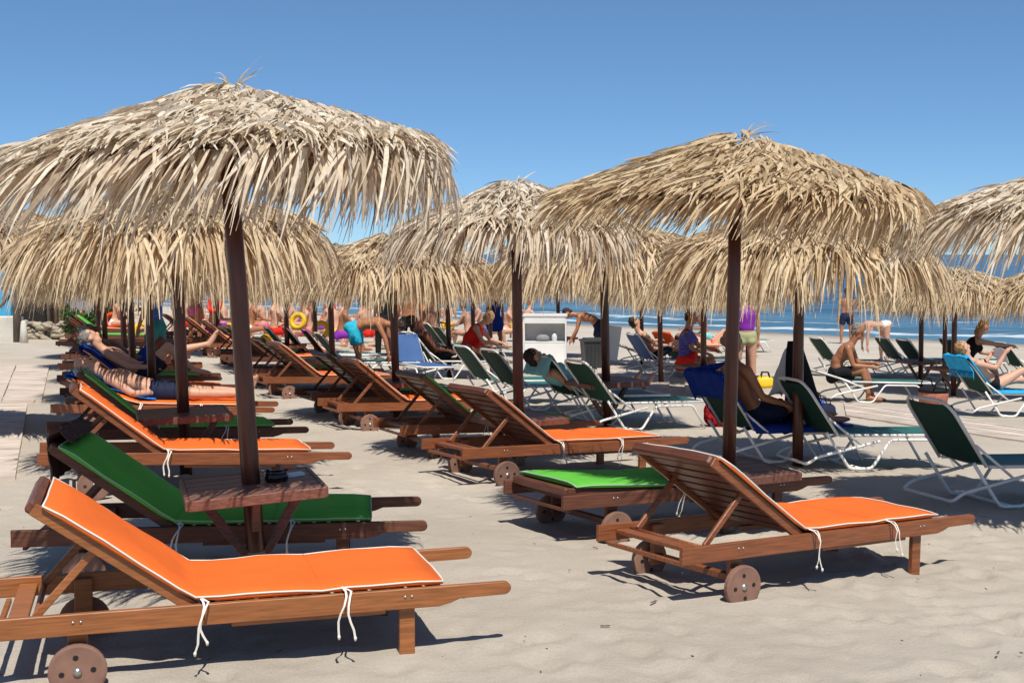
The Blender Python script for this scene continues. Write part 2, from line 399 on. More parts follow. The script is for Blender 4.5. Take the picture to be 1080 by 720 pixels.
def slabs(name, corners, nx, ny):
    """square paving mats filling a ground quadrilateral"""
    bm = B(); c = [Vector((p.x, p.y, 0)) for p in corners]; rs = random.Random(8)
    q = lambda s, t: c[0] * (1 - s) * (1 - t) + c[1] * s * (1 - t) + c[2] * s * t + c[3] * (1 - s) * t
    for i in range(nx):
        for j in range(ny):
            g = .012
            P = [q((i + g * 2) / nx, (j + .06) / ny), q((i + 1 - g * 2) / nx, (j + .06) / ny), q((i + 1 - g * 2) / nx, (j + .94) / ny), q((i + g * 2) / nx, (j + .94) / ny)]
            h = rs.uniform(.016, .026)
            t = [bm.verts.new((p.x, p.y, gz(p.x, p.y) + h)) for p in P]; u = [bm.verts.new((p.x, p.y, gz(p.x, p.y) - .03)) for p in P]
            bm.faces.new(t)
            for k in range(4): bm.faces.new((u[k], u[(k + 1) % 4], t[(k + 1) % 4], t[k]))
    bmesh.ops.recalc_face_normals(bm, faces=bm.faces[:])
    return tag(flat(mk(name, bm, M['slab'])), kind='structure')
slabs('path_by_loungers', [at(-210, 520), at(18, 505), at(30, 427), at(-120, 430)], 3, 26)
slabs('path_to_hut', [at(-130, 424), at(45, 424), at(53, 386), at(-90, 384)], 4, 14)
slabs('path_to_sea', [at(560, 375), at(560, 382), at(712, 412), at(712, 400)], 14, 2)
slabs('path_along_beach', [at(714, 401), at(714, 413), at(1130, 474), at(1130, 460)], 24, 2)

# ---------------------------------------------------------------- thatched umbrellas
def thatch(name, rs, rad, h0, drop, hang, nroof, nrim, m, parent, wind=.5, wid=1.0, seg=4, rl=(.14, .36), fan=.22, stf=1.0, fw=1.0):
    V, Fc, A = [], [], []
    prof = lambda r: h0 - drop * (r / rad) ** 1.05
    def leaf(p, d, L, w, stiff, wn, tone, side):
        """p start, d direction, droop as it goes, swept by the wind"""
        n0 = len(V); p = Vector(p); d = Vector(d).normalized()
        s = d.cross(Vector((0, 0, 1)));
        s = s.normalized() if s.length > .05 else Vector((1, 0, 0))
        s = (s * math.cos(side) + d.cross(s) * math.sin(side))
        for k in range(seg + 1):
            t = k / seg; ww = w * (1 - .85 * t ** 1.6) * (.6 + .4 * min(1, t * 5)) * .5
            V.append(p - s * ww); V.append(p + s * ww); A.extend((tone, tone))
            d = (d + Vector((-wn * .33, -.02, -stiff)) * (1.0 / seg) * (1 + t)).normalized(); p = p + d * (L / seg)
        for k in range(seg): a = n0 + 2 * k; Fc.append((a, a + 1, a + 3, a + 2))
    def tone(): return min(1, max(0, rs.gauss(.58, .26)))
    for i in range(nroof):                                          # courses of leaves up the roof
        r = rad * math.sqrt(rs.uniform(.002, .93)); ph = rs.uniform(0, 2 * math.pi)
        sl = drop * 1.05 / rad
        dd = Vector((math.cos(ph), math.sin(ph), -sl)); tang = Vector((-math.sin(ph), math.cos(ph), 0))
        d = dd + tang * rs.gauss(0, .62) + Vector((-wind * .25, 0, 0)) + Vector((0, 0, rs.uniform(.0, .22)))
        p = (r * math.cos(ph), r * math.sin(ph), prof(r) + rs.uniform(-.02, .045))
        leaf(p, d, rs.uniform(*rl), rs.uniform(.014, .042) * wid * min(1, rl[1] / .30), rs.uniform(.1, .75), wind * .4, tone(), rs.gauss(0, .6))
    for i in range(nrim):                                           # fringe
        ph = rs.uniform(0, 2 * math.pi); lay = rs.random(); r = rad * (.72 + .28 * lay)
        tang = Vector((-math.sin(ph), math.cos(ph), 0)); clump = noise.noise(Vector((ph * 4, lay * 2, rad * 9)))
        d = Vector((math.cos(ph), math.sin(ph), -.25 - .7 * rs.random())) + tang * (rs.gauss(0, fan) + clump * .7) + Vector((-wind * .35, 0, 0))
        p = (r * math.cos(ph), r * math.sin(ph), prof(r) - rs.uniform(0, .05))
        leaf(p, d, hang * rs.uniform(.6, 1.15) * (1 + .3 * clump), rs.uniform(.010, .036) * wid * fw, rs.uniform(.9, 1.9) * stf, wind * rs.uniform(.5, 1.6), tone(), rs.gauss(0, .6))
    for i in range(26):                                             # tuft over the apex
        ph = rs.uniform(0, 2 * math.pi)
        leaf((0.05 * math.cos(ph), .05 * math.sin(ph), h0 - .02), (math.cos(ph) - wind * .3, math.sin(ph), rs.uniform(.15, .9)), rs.uniform(.08, .26), .018 * wid, rs.uniform(.4, 1.2), wind * .6, tone(), rs.gauss(0, .7))
    o = mk(name, (V, Fc), m, parent, smooth=False)
    a = o.data.attributes.new('leaf', 'FLOAT', 'POINT'); a.data.foreach_set('value', A)
    return o
def umbrella(loc, lean, rz, rad, h0, drop, hang, nroof, nrim, m, seed, wind, pr=.05, table=True, th=.55, trz=.3, wid=1, full=True, **kw):
    rs = random.Random(seed); root = empty('thatched_umbrella', loc, 0); root.rotation_euler = lean
    bm = B(); tube(bm, [(0, 0, -.3), (0, 0, .8), (.004, 0, 1.6), (0, 0, h0 - .1)], [pr, pr, pr * .96, pr * .9], 14); mk('post', bm, M['post'], root)
    thatch('thatch', rs, rad, h0, drop, hang, nroof, nrim, m, root, wind, wid, 4 if full else 3, **kw)
    bm = B()
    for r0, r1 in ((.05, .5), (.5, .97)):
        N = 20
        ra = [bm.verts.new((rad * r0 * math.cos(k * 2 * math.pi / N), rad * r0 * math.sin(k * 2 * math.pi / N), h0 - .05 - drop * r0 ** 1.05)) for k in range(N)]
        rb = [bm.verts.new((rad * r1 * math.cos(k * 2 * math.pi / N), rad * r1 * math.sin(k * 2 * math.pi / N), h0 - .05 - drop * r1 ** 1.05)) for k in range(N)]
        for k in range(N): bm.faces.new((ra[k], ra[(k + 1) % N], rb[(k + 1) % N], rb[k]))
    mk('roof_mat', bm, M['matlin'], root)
    for k in range(8 if full else 4):
        a = k * 2 * math.pi / (8 if full else 4) + .2; bm = B()
        bar(bm, (.04 * math.cos(a), .04 * math.sin(a), h0 - .12), (rad * .93 * math.cos(a), rad * .93 * math.sin(a), h0 - .1 - drop * .93), .03, .035); mk('rib', bm, M['wooddark'], root)
    if full:
        bm = B(); tube(bm, [(0, 0, -.02), (0, 0, .24)], [pr * 1.03, pr * 1.03], 14); mk('post_foot', bm, M['bare'], root)
    if table:
        rm = Matrix.Rotation(trz, 3, 'Z'); t = empty('table', (0, 0, 0)); t.parent = root
        bm = B()
        for k in range(5): box(bm, rm @ Vector((0, -.26 + k * .13, th)), (.62, .124, .03), rm, .004)
        tp = flat(mk('tabletop', bm, M['table'], t))
        bm = B()
        for s in (-1, 1):
            box(bm, rm @ Vector((0, s * .335, th - .008)), (.64, .02, .05), rm, .003); box(bm, rm @ Vector((s * .322, 0, th - .008)), (.02, .64, .05), rm, .003)
        flat(mk('table_edge', bm, M['table'], t))
        for s in (-1, 1):
            bm = B(); bar(bm, rm @ Vector((s * pr, 0, th - .34)), rm @ Vector((s * .25, 0, th - .03)), .035, .045); flat(mk('brace', bm, M['table'], t))
            if full: bm = B(); bar(bm, rm @ Vector((0, s * pr, th - .2)), rm @ Vector((0, s * .22, th - .03)), .035, .045); flat(mk('brace', bm, M['table'], t))
    return root
def place_from(o, p, lab, grp='thatched umbrellas over the loungers', turn=0, s=1.0):
    o.location = (p.x, p.y, gz(p.x, p.y)); o.rotation_euler.z = turn; o.scale = (s, s, s); tag(o, lab, 'umbrella', grp); return o
GU = 'thatched umbrellas over the loungers'
u1 = umbrella(onz(269, 6.2), (0, R(-3.2), 0), 0, 1.05, 2.50, .34, .42, 9500, 1250, M['tcold'], 1, 1.5, .046, th=.56, trz=R(17), wid=1.15, rl=(.06, .18), fan=.5, stf=.85, fw=.75)
tag(u1, 'nearest thatched umbrella, pale grey leaves on the thick leaning post at the left', 'umbrella', GU)
u2 = umbrella(onz(770, 8.2), (R(1), R(.5), 0), 0, 1.14, 2.56, .40, .37, 5600, 1500, M['twarm'], 2, 1.9, .044, th=.40, trz=R(28), wid=.8, rl=(.12, .30), fan=.3, stf=.85)
tag(u2, 'golden thatched umbrella on the straight dark post behind the nearest right orange lounger', 'umbrella', GU)
u3 = umbrella(onz(548, 11.2), (0, R(-1), 0), 0, 1.0, 2.50, .40, .45, 3200, 1000, M['tcold'], 3, .6, .047, th=.40, trz=R(28), wid=1.05, rl=(.09, .25))
tag(u3, 'thatched umbrella with a pale pointed top seen between the two nearest umbrellas', 'umbrella', GU)
u4 = umbrella(onz(1150, 8.8), (0, 0, 0), 0, 1.12, 2.52, .36, .48, 4200, 1200, M['tcold'], 4, 1.1, .045, table=False, wid=1.05, rl=(.09, .25), fan=.35)
tag(u4, 'thatched umbrella cut off by the right edge of the photo', 'umbrella', GU)
protos = [umbrella((0, 0, 0), (0, 0, 0), 0, 1.03, 2.15, .33, .57, 1900, 1500, m, 20 + i, wn, .045, th=.45, trz=R(25), full=False, rl=(.10, .28), fan=.34) for i, (m, wn) in enumerate(((M['twarm2'], .35), (M['twarm'], .5), (M['twarm2'], .6)))]
FAR = [  # (post u, distance, scale, label)
 (193, 10.4, 1.07, 'thatched umbrella whose thick post stands behind the table over the second green lounger'),
 (160, 13.9, 1.0, 'thatched umbrella whose post stands by the lying sunbather in dark shorts'),
 (140, 16.4, 1.0, 'thatched umbrella on the slim post left of the standing man in a blue shirt'),
 (131, 19.4, .95, 'thatched umbrella on the short slim post beside the grey haired sunbather'),
 (111, 22.5, 1.0, 'thatched umbrella by the green bush, the right post of a close pair'),
 (104, 25.5, 1.0, 'thatched umbrella by the green bush, the left post of a close pair'),
 (418, 15.0, 1.0, 'thatched umbrella whose post stands left of the dark skinned sunbather reclining'),
 (351, 19.4, 1.0, 'thatched umbrella on the post left of the bending man in turquoise trunks'),
 (303, 23.5, 1.0, 'thatched umbrella on the post in front of the green and white loungers on the left'),
 (230, 28.0, 1.0, 'thatched umbrella on a thin reddish post before the colourful crowd'),
 (210, 31.5, 1.0, 'thatched umbrella on a thin black post before the colourful crowd'),
 (333, 27.0, 1.0, 'thatched umbrella on a thin post just left of the yellow and orange beach toys'),
 (641, 15.2, 1.12, 'thatched umbrella on the post between the dark litter bin and the pale sign'),
 (474, 23.0, 1.0, 'thatched umbrella on the thin post left of the woman in red'),
 (500, 27.5, 1.0, 'thatched umbrella on the thin post right behind the woman in red'),
 (518, 31.0, 1.0, 'thatched umbrella on the thin post beside the person in dark blue'),
 (590, 31, 1.0, 'thatched umbrella standing behind the white storage cabinet'),
 (463, 33.5, .95, 'small distant thatched umbrella left of the woman in red, near the sea'),
 (844, 12.0, 1.1, 'thatched umbrella whose post carries the hanging black beach robe'),
 (743, 20.0, 1.0, 'thatched umbrella on the post right of the person in a patterned top'),
 (729, 26.5, .95, 'thatched umbrella on the thin post between two people near the sea'),
 (698, 22.8, 1.0, 'thatched umbrella on the post by the orange red towel'),
 (678, 28.5, 1.0, 'thatched umbrella on the thin post left of the orange red towel'),
 (790, 24.0, 1.0, 'thatched umbrella on the post behind the woman in a purple top'),
 (973, 23.8, .98, 'thatched umbrella on the post right of the two green loungers facing the sea'),
 (998, 25.5, .98, 'thatched umbrella on the thinner post with a twisted cord, close to the waterline'),
 (1008, 21.6, .98, 'thatched umbrella on the thick post behind the bright turquoise towel'),
 (-45, 12.6, 1.08, 'thatched umbrella cut off by the left edge of the photo'),
 (1105, 21.0, .98, 'thatched umbrella partly cut off at the right edge, above the empty green lounger'),
]
for i, (u, Yd, s, lab) in enumerate(FAR):
    o = protos[i % 3]
    if i >= 3: o = copy_tree(protos[i % 3])
    place_from(o, onz(u, Yd * .965), lab, GU, random.uniform(-.35, .35), s); o.rotation_euler.y = R(-1.6 if u < 700 else -.6)
    if i in (5, 9, 10, 11, 14, 15, 17, 18, 20, 21, 22, 23, 25, 27): 
        for ch in list(o.children):
            if ch.name.startswith('table'):
                for c2 in list(ch.children): bpy.data.objects.remove(c2)
                bpy.data.objects.remove(ch)

# ---------------------------------------------------------------- wooden loungers
LW, LL, RZ = .70, 2.09, .25       # width, rail length, rail centre height
HX, HZ = .80, .286                 # hinge
def rail_profile():
    t, b_ = RZ + .043, RZ - .043; L = LL
    p = [(0, b_), (0, t), (L - .05, t)]
    for k in range(7): a = R(90 - k * 30); p.append((L - .028 + .028 * math.cos(a), t - .028 + .028 * math.sin(a)))
    p += [(L - .22, t - .058), (L - .26, b_ + .012), (L - .31, b_)]
    return p
def cushion(parent, color, ang, x1=1.80, lod=0, seed=0):
    """one padded mat folded at the hinge, with white piping and tie ribbons"""
    rs = random.Random(seed); wd = .328; T = .038; ca, sa = math.cos(ang), math.sin(ang)
    path = []; Lb = .70
    for k in range(9): s = Lb * (1 - k / 8); path.append((HX - s * ca - sa * -.0, HZ + .012 + s * sa, s))
    for k in range(1, 11): path.append((HX + (x1 - HX) * k / 10, HZ + .012, -1))
    path_ = path
    path[8] = (HX, HZ + .016 + (.008 if ang > .2 else 0), 0)
    bm = B(); rowt, rowb = [], []
    N = 14
    for i, (x, z, s) in enumerate(path):
        a, b_ = path[max(0, i - 1)], path[min(len(path) - 1, i + 1)]
        d = Vector((b_[0] - a[0], 0, b_[1] - a[1])).normalized(); nrm = Vector((-d.z, 0, d.x))
        if nrm.z < 0: nrm = -nrm
        e = 1 if 0 < i < len(path) - 1 else .25
        seam = 1 - .35 * (i in (8, 13))
        rt, rb = [], []
        for j in range(N + 1):
            y = -wd + 2 * wd * j / N; ed = 1 - (abs(y) / wd) ** 6
            puff = T * (.45 + .55 * ed) * (.5 + .5 * e) * seam + .007 * noise.noise(Vector((x * 5 + seed, y * 5, z * 5))) + .0035 * noise.noise(Vector((x * 16 + seed, y * 9, z * 16)))
            rt.append(bm.verts.new(Vector((x, y, z)) + nrm * puff)); rb.append(bm.verts.new(Vector((x, y, z)) + nrm * .001))
        rowt.append(rt); rowb.append(rb)
    for i in range(len(path) - 1):
        for j in range(N):
            bm.faces.new((rowt[i][j], rowt[i + 1][j], rowt[i + 1][j + 1], rowt[i][j + 1]))
            f = bm.faces.new((rowb[i][j], rowb[i][j + 1], rowb[i + 1][j + 1], rowb[i + 1][j])); f.material_index = 1
        for j, fl in ((0, 1), (N, 0)):
            q = (rowt[i][j], rowb[i][j], rowb[i + 1][j], rowt[i + 1][j]); bm.faces.new(q if fl else q[::-1])
    for i, fl in ((0, 0), (len(path) - 1, 1)):
        for j in range(N):
            q = (rowt[i][j], rowt[i][j + 1], rowb[i][j + 1], rowb[i][j]); bm.faces.new(q if fl == 0 else q[::-1])
    edge = [r[0].co.copy() for r in rowt] + [v.co.copy() for v in rowt[-1][1:]] + [r[-1].co.copy() for r in rowt[-2::-1]] + [v.co.copy() for v in rowt[0][-2::-1]]
    seams = [[v.co.copy() for v in rowt[k]] for k in (8, 13)]
    c = mk('cushion', bm, [M[color], M['brownback']], parent)
    if lod < 2:
        bm = B(); tube(bm, edge, .0045, 5)
        mk('piping', bm, M['piping'] if color == 'orange' else M['greypipe'], c)
    if lod == 0:
        bm = B()
        for sm in seams: tube(bm, [p + Vector((0, 0, .001)) for p in sm], .0028, 4)
        mk('seam', bm, M[color], c)
        for xk, yy in ((HX + .02, -1), (1.38, -1)):
            for q in range(2):
                bm = B(); y = yy * (wd + .01); L_ = .17 + .08 * rs.random(); sw = rs.uniform(-.09, .03)
                pts = []
                for k in range(8):
                    t = k / 7; pts.append(Vector((xk + q * .02 + sw * t * t + .012 * math.sin(t * 7 + q), y - .085 * min(1, t * 2.2) - .004 * q, HZ + .022 - L_ * max(0, t - .22) - .01 * t)))
                pts[0] = Vector((xk, y + .02, HZ + .03))
                a = [bm.verts.new(p + Vector((-.0045, 0, 0))) for p in pts]; b2 = [bm.verts.new(p + Vector((.0045, .002, .001))) for p in pts]
                for k in range(7): bm.faces.new((a[k], b2[k], b2[k + 1], a[k + 1]))
                tube(bm, [pts[-1] + Vector((0, 0, .006)), pts[-1], pts[-1] - Vector((0, 0, .012))], [.004, .007, .004], 6)
                mk('tie_ribbon', bm, M['piping'], c)
M['greypipe'] = mat('pale_green_piping', (.35, .5, .33), .8)
def lounger(color, ang, lod=0, seed=0, wood='wood', cush=True, x1=1.80):
    """origin on the ground under the centre of the head-end crossbar; x runs to the foot"""
    root = empty('wooden_lounger'); W2 = LW / 2; w_ = M[wood]
    for s in (-1, 1):
        bm = B(); y = s * (W2 - .014); prism(bm, rail_profile(), y - .014, y + .014, .003 if lod == 0 else 0); flat(mk('side_rail', bm, w_, root))
        for x in (LL - .44, LL - 1.73):
            rear = x < 1
            bm = B(); box(bm, (x, s * (W2 - .046), (RZ + .02) / 2 - (.02 if not rear else -.03)), (.065 if not rear else .075, .03, RZ + (.06 if not rear else -.03)), None, .003); lg = flat(mk('leg', bm, w_, root))
            if lod == 0:
                bm = B()
                for dx in (-.014, .014): tube(bm, [(x + dx, s * W2, RZ + .01), (x + dx, s * (W2 + .003), RZ + .01)], .006, 8)
                mk('bolt', bm, M['steel'], lg)
        bm = B(); x = LL - 1.73; yw = s * (W2 - .008)
        n_ = 28 if lod == 0 else 14; rw = .108; cz = .07
        yc = s * (W2 + .018)
        tube(bm, [(x, yc - .015, cz), (x, yc - .011, cz), (x, yc + .011, cz), (x, yc + .015, cz)], [rw - .008, rw, rw, rw - .008], n_)
        if lod < 2:
            nf = len(bm.faces)
            for k in range(4): a = k * math.pi / 2 + .1; tube(bm, [(x + .058 * math.cos(a), yc - .0165, cz + .058 * math.sin(a)), (x + .058 * math.cos(a), yc + .0165, cz + .058 * math.sin(a))], .011, 8)
            bm.faces.ensure_lookup_table()
            for f in bm.faces[nf:]: f.material_index = 1  # near-black studs, painted as the shade inside the wheel holes
        wh = flat(mk('wheel', bm, [M['wheel'], M['dark']], root))
        if lod < 2:
            bm = B(); tube(bm, [(x, yc - s * .02, cz), (x, yc + s * .022, cz)], .016, 10); mk('hub', bm, M['steel'], wh)
    for cx, cz, wx, wz in ((.14, RZ + .005, .075, .022), (.06, RZ - .055, .022, .022), (LL - 1.73, .10, .04, .035), (1.62, RZ - .03, .03, .04)):
        bm = B(); box(bm, (cx, 0, cz), (wx, LW - .06 if cx != LL - 1.73 else LW - .1, wz), None, .003); flat(mk('crossbar', bm, w_, root))
    for s in (-1, 1):
        bm = B(); box(bm, (1.25, s * (W2 - .041), .198), (.62, .018, .028), None, .002); flat(mk('lower_rail', bm, w_, root))
    bm = B()
    ns = 13 if lod < 2 else 7
    for k in range(ns): x = HX + .05 + (1.77 - HX - .05) * k / (ns - 1); box(bm, (x, 0, HZ - .008), (.058 if lod < 2 else .11, LW - .075, .016), None, .002 if lod == 0 else 0)
    flat(mk('seat_slats', bm, M['wood_y'], root))
    # backrest
    Lb = .74; ca, sa = math.cos(ang), math.sin(ang)
    pt = lambda s, y, o=0: Vector((HX - s * ca - o * sa, y, HZ - .018 + s * sa - o * ca * -1 * -1))
    rot = Matrix.Rotation(ang, 3, 'Y')
    for s in (-1, 1):
        bm = B(); y = s * (W2 - .052); bar(bm, pt(0, y), pt(Lb, y), .026, .05); flat(mk('backrest_rail', bm, w_, root))
    bm = B()
    nb = 9 if lod < 2 else 5
    for k in range(nb):
        sC = .05 + (Lb - .08) * k / (nb - 1); box(bm, pt(sC, 0) + Vector((0, 0, .006)), (.062 if lod < 2 else .12, LW - .13, .014), rot, .002 if lod == 0 else 0)
    box(bm, pt(Lb - .0, 0), (.05, LW - .09, .052), rot, .01)
    flat(mk('backrest_slats', bm, M['wood_y'], root))
    if ang > .15:
        foot = max(.17, HX - .42 * ca - .26)
        for s in (-1, 1):
            bm = B(); y = s * (W2 - .085); bar(bm, pt(.45, y), (foot, y, RZ + .02), .02, .03); flat(mk('strut', bm, w_, root))
        bm = B(); tube(bm, [(foot, -W2 + .03, RZ + .01), (foot, W2 - .03, RZ + .01)], .013, 8); mk('strut_bar', bm, w_, root)
    if cush: cushion(root, color, ang, x1, lod, seed)
    return root
def place_lounger(o, en, tn, label, rot=None):
    """en: head end of the near rail in the photograph, tn its foot tip"""
    a = at(*en, RZ); b_ = at(*tn, RZ); d = b_ - a; rz = math.atan2(d.y, d.x) if rot is None else R(rot)
    ux = Vector((math.cos(rz), math.sin(rz), 0)); uy = Vector((-ux.y, ux.x, 0))
    o_ = b_ - ux * LL + uy * LW / 2 if rot is None or tn is not None and rot is not None and en is None else a + uy * LW / 2
    c = o_ + ux * 1.0
    m = ground_matrix(c.x, c.y, rz); m.translation = m.translation - m.to_3x3() @ Vector((1.0, 0, 0))
    o.matrix_world = m; tag(o, label, 'sun lounger', 'wooden sun loungers with coloured cushions'); return o
def at_rail(u, v, u2, v2, rz, o, label, which='en'):
    p = at(u, v, RZ); rz = R(rz); ux = Vector((math.cos(rz), math.sin(rz), 0)); uy = Vector((-ux.y, ux.x, 0))
    o_ = p + uy * LW / 2 - (ux * LL if which == 'tn' else ux * 0)
    c = o_ + ux * 1.0; m = ground_matrix(c.x, c.y, rz); m.translation = m.translation - m.to_3x3() @ Vector((1.0, 0, 0))
    o.matrix_world = m; tag(o, label, 'sun lounger', 'wooden sun loungers with coloured cushions'); return o
def two(en, tn, o, label):
    a, b_ = at(*en, RZ), at(*tn, RZ); d = b_ - a; rz = math.atan2(d.y, d.x); ux = Vector((math.cos(rz), math.sin(rz), 0)); uy = Vector((-ux.y, ux.x, 0))
    c = (a + b_) / 2 + uy * LW / 2; m = ground_matrix(c.x, c.y, rz); m.translation = m.translation - m.to_3x3() @ Vector((LL / 2, 0, 0))
    k = max(.94, min(1.09, d.length / LL)); m.translation = m.translation + m.to_3x3() @ Vector(((1 - k) * LL / 2, 0, 0)); m = m @ Matrix.Diagonal((k, 1, 1, 1))
    o.matrix_world = m; tag(o, label, 'sun lounger', 'wooden sun loungers with coloured cushions'); return o
L1 = at_rail(534, 621, 0, 0, 16.5, lounger('orange', R(37), 0, 1, 'woodwarm'), 'nearest wooden lounger on the left with a bright orange cushion and raised back', 'tn')
L2 = two((11, 569), (451, 558), lounger('green', R(36), 0, 2, 'wooddark'), 'green cushioned wooden lounger just behind the nearest left orange one, under the small table')
L3 = two((37, 490), (370, 483), lounger('orange', R(38), 0, 3), 'third wooden lounger from the front on the left, orange cushion, back raised')
L4 = two((50, 458), (325, 455), lounger('green', R(40), 0, 4, 'wooddark'), 'wooden lounger with a green cushion in front of the lying man in dark shorts')
L5 = two((52, 431), (289, 434), lounger('orange', R(19), 0, 5), 'wooden lounger with an orange cushion carrying the pale man in dark shorts')
R1 = two((719, 585), (1028, 550), lounger('orange', R(36), 0, 6), 'nearest wooden lounger on the right with an orange cushion, wheels and white ties')
R2 = two((590, 531), (880, 508), lounger('green', R(3), 0, 7, 'wooddark'), 'wooden lounger lying flat with a bright green cushion under the golden umbrella')
R3 = two((487, 479), (727, 466), lounger('orange', R(38), 0, 8), 'wooden lounger with an orange cushion behind the flat green one')
R4 = at_rail(422, 454, 0, 0, 27, lounger('green', R(38), 0, 9), 'wooden lounger with a raised back and green cushion, left of the middle dark post', 'en')
L1.matrix_world = L1.matrix_world @ Matrix.Translation((-.05, 0, 0)) @ Matrix.Diagonal((1.035, 1, 1, 1))
L1.location.z -= .01
PO, PG, PO2 = lounger('orange', R(38), 1, 11), lounger('green', R(37), 1, 12, 'wooddark'), lounger('orange', R(37), 1, 13, 'wooddark')
usedp = set()
def far_l(kind, u, v, rz, label):
    p = {'o': PO, 'g': PG, 'p': PO2}[kind]
    o = p if kind not in usedp else copy_tree(p); usedp.add(kind)
    return at_rail(u, v, 0, 0, rz, o, label, 'en')
GL = [
 ('o', 355, 430, 26, 'orange cushioned wooden lounger with raised back at the foot of the post left of centre'),
 ('g', 328, 418, 26, 'dark wooden lounger with a green cushion, fourth back in the middle row'),
 ('o', 277, 401, 25, 'wooden lounger with an orange cushion in the middle row, right of the thick leaning post'),
 ('g', 262, 392, 25, 'dark wooden lounger partly hidden between two orange ones in the middle row'),
 ('p', 240, 379, 24, 'orange cushioned wooden lounger just right of the bare raised foot'),
 ('g', 225, 372, 24, 'green cushioned wooden lounger hidden behind the thick leaning post'),
 ('o', 205, 364, 23, 'far wooden lounger with an orange edge right of the raised bare foot'),
 ('o', 187, 358, 23, 'far wooden lounger with an orange edge just above the raised bare foot'),
 ('p', 165, 352, 23, 'far wooden lounger with its slatted back seen behind the posts'),
 ('p', 62, 413, 14, 'wooden lounger of the sunbathers with bent knees, behind the lying man'),
 ('g', 59, 399, 14, 'green cushioned wooden lounger under the standing man in blue'),
 ('o', 60, 386, 14, 'wooden lounger with an orange cushion beside the blue towel'),
 ('g', 64, 376, 14, 'green cushioned wooden lounger at the back of the left row, by the slim posts'),
 ('o', 58, 362, 15, 'orange cushioned wooden lounger jutting out left near the far end of the left row'),
 ('g', 68, 355, 15, 'green cushioned wooden lounger second from the far end of the left row'),
 ('p', 72, 348, 15, 'farthest wooden lounger of the left row, in front of the green bush'),
]
LG = [far_l(*g) for g in GL]

# ---------------------------------------------------------------- aluminium loungers
def metal_lounger(ang, fab='mesh', seat='meshteal', n=8):
    """origin on the ground under the head side of the seat frame; x to the foot"""
    root = empty('metal_lounger'); W2 = .29; r = .0135; hx, hz = .62, .31; ca, sa = math.cos(ang), math.sin(ang); Lb = .60
    for s in (-1, 1):
        bm = B(); y = s * (W2 + .012)
        tube(bm, fillet([(hx - .12, y, hz + .03), (hx + .12, y, .012), (hx + .34, y, .012), (hx + .52, y, hz - .04), (hx + 1.02, y, hz - .04), (hx + 1.2, y, .005)], .045), r, n); mk('side_leg', bm, M['alu'], root)
        bm = B(); tube(bm, [(hx + .02, s * W2, hz), (1.9, s * W2, hz)], r, n); mk('seat_rail', bm, M['alu'], root)
        bm = B(); tube(bm, [(hx + .24, s * (W2 + .03), hz - .10), (hx - .2 * ca, s * (W2 + .03), hz + .2 * sa)], .011, n); mk('back_support', bm, M['alu'], root)
    bm = B(); y = W2 + .03; tube(bm, fillet([(hx + .40, -y, hz - .05), (hx - .22, -y, .12), (hx - .30, -y, .06), (hx - .30, y, .06), (hx - .22, y, .12), (hx + .40, y, hz - .05)], .07), r, n); mk('rear_leg_hoop', bm, M['alu'], root)
    bm = B(); P = lambda s, y: (hx - s * ca, y, hz + s * sa)
    tube(bm, fillet([P(0, -W2), P(Lb, -W2), P(Lb, W2), P(0, W2)], .15, 6), r, n); mk('back_frame', bm, M['alu'], root)
    bm = B(); tube(bm, [(1.9, -W2, hz), (1.9, W2, hz)], r, n); mk('crossbar', bm, M['alu'], root); bm = B(); tube(bm, [(hx + .23, -W2 - .01, .012), (hx + .23, W2 + .01, .012)], r, n); mk('crossbar', bm, M['alu'], root)
    def sheet(P0, name, m, N=8):
        bm = B(); rws = []
        for i in range(N + 1):
            rr = []
            for j in range(7):
                y = -W2 + 2 * W2 * j / 6; p, nn = P0(i / N); sag = .022 * (1 - (y / W2) ** 2)
                rr.append((bm.verts.new(Vector(p) + Vector((0, y, 0)) - nn * (sag - .016)), bm.verts.new(Vector(p) + Vector((0, y, 0)) - nn * (sag + .004 - .016))))
            rws.append(rr)
        for a, b_ in zip(rws, rws[1:]):
            for j in range(6):
                bm.faces.new((a[j][0], b_[j][0], b_[j + 1][0], a[j + 1][0])); bm.faces.new((a[j][1], a[j + 1][1], b_[j + 1][1], b_[j][1]))
        mk(name, bm, m, root)
    sheet(lambda t: ((hx - ca * (.02 + (Lb - .06) * t), 0, hz + sa * (.02 + (Lb - .06) * t)), Vector((sa, 0, ca))), 'back_sling', M[fab])
    sheet(lambda t: ((hx + .04 + (1.87 - hx - .04) * t, 0, hz), Vector((0, 0, 1))), 'seat_sling', M[seat])
    return root
MGRP = 'metal sun loungers with fabric slings'
def place_metal(o, u, v, rz, ang, label, h=None):
    """(u, v): the near top corner of the backrest in the photograph"""
    hx, hz, Lb = .62, .31, .60; h = hz + Lb * math.sin(ang)
    p = at(u, v, h); rz = R(rz); m3 = Matrix.Rotation(rz, 3, 'Z')
    o_ = p - m3 @ Vector((hx - Lb * math.cos(ang), -.29, h))
    c = o_ + m3 @ Vector((1, 0, 0)); m = ground_matrix(c.x, c.y, rz); m.translation = m.translation - m.to_3x3() @ Vector((1, 0, 0))
    o.matrix_world = m; tag(o, label, 'sun lounger', MGRP); return o
A1, A2 = R(54), R(50)
MP = {'a': metal_lounger(A1, n=10), 'b': metal_lounger(A2, n=8), 'blue': metal_lounger(A1, 'meshblue', 'meshblue'), 'flat': metal_lounger(R(16))}
AN = {'a': A1, 'b': A2, 'blue': A1, 'flat': R(16)}
used2 = set(); ML = {}
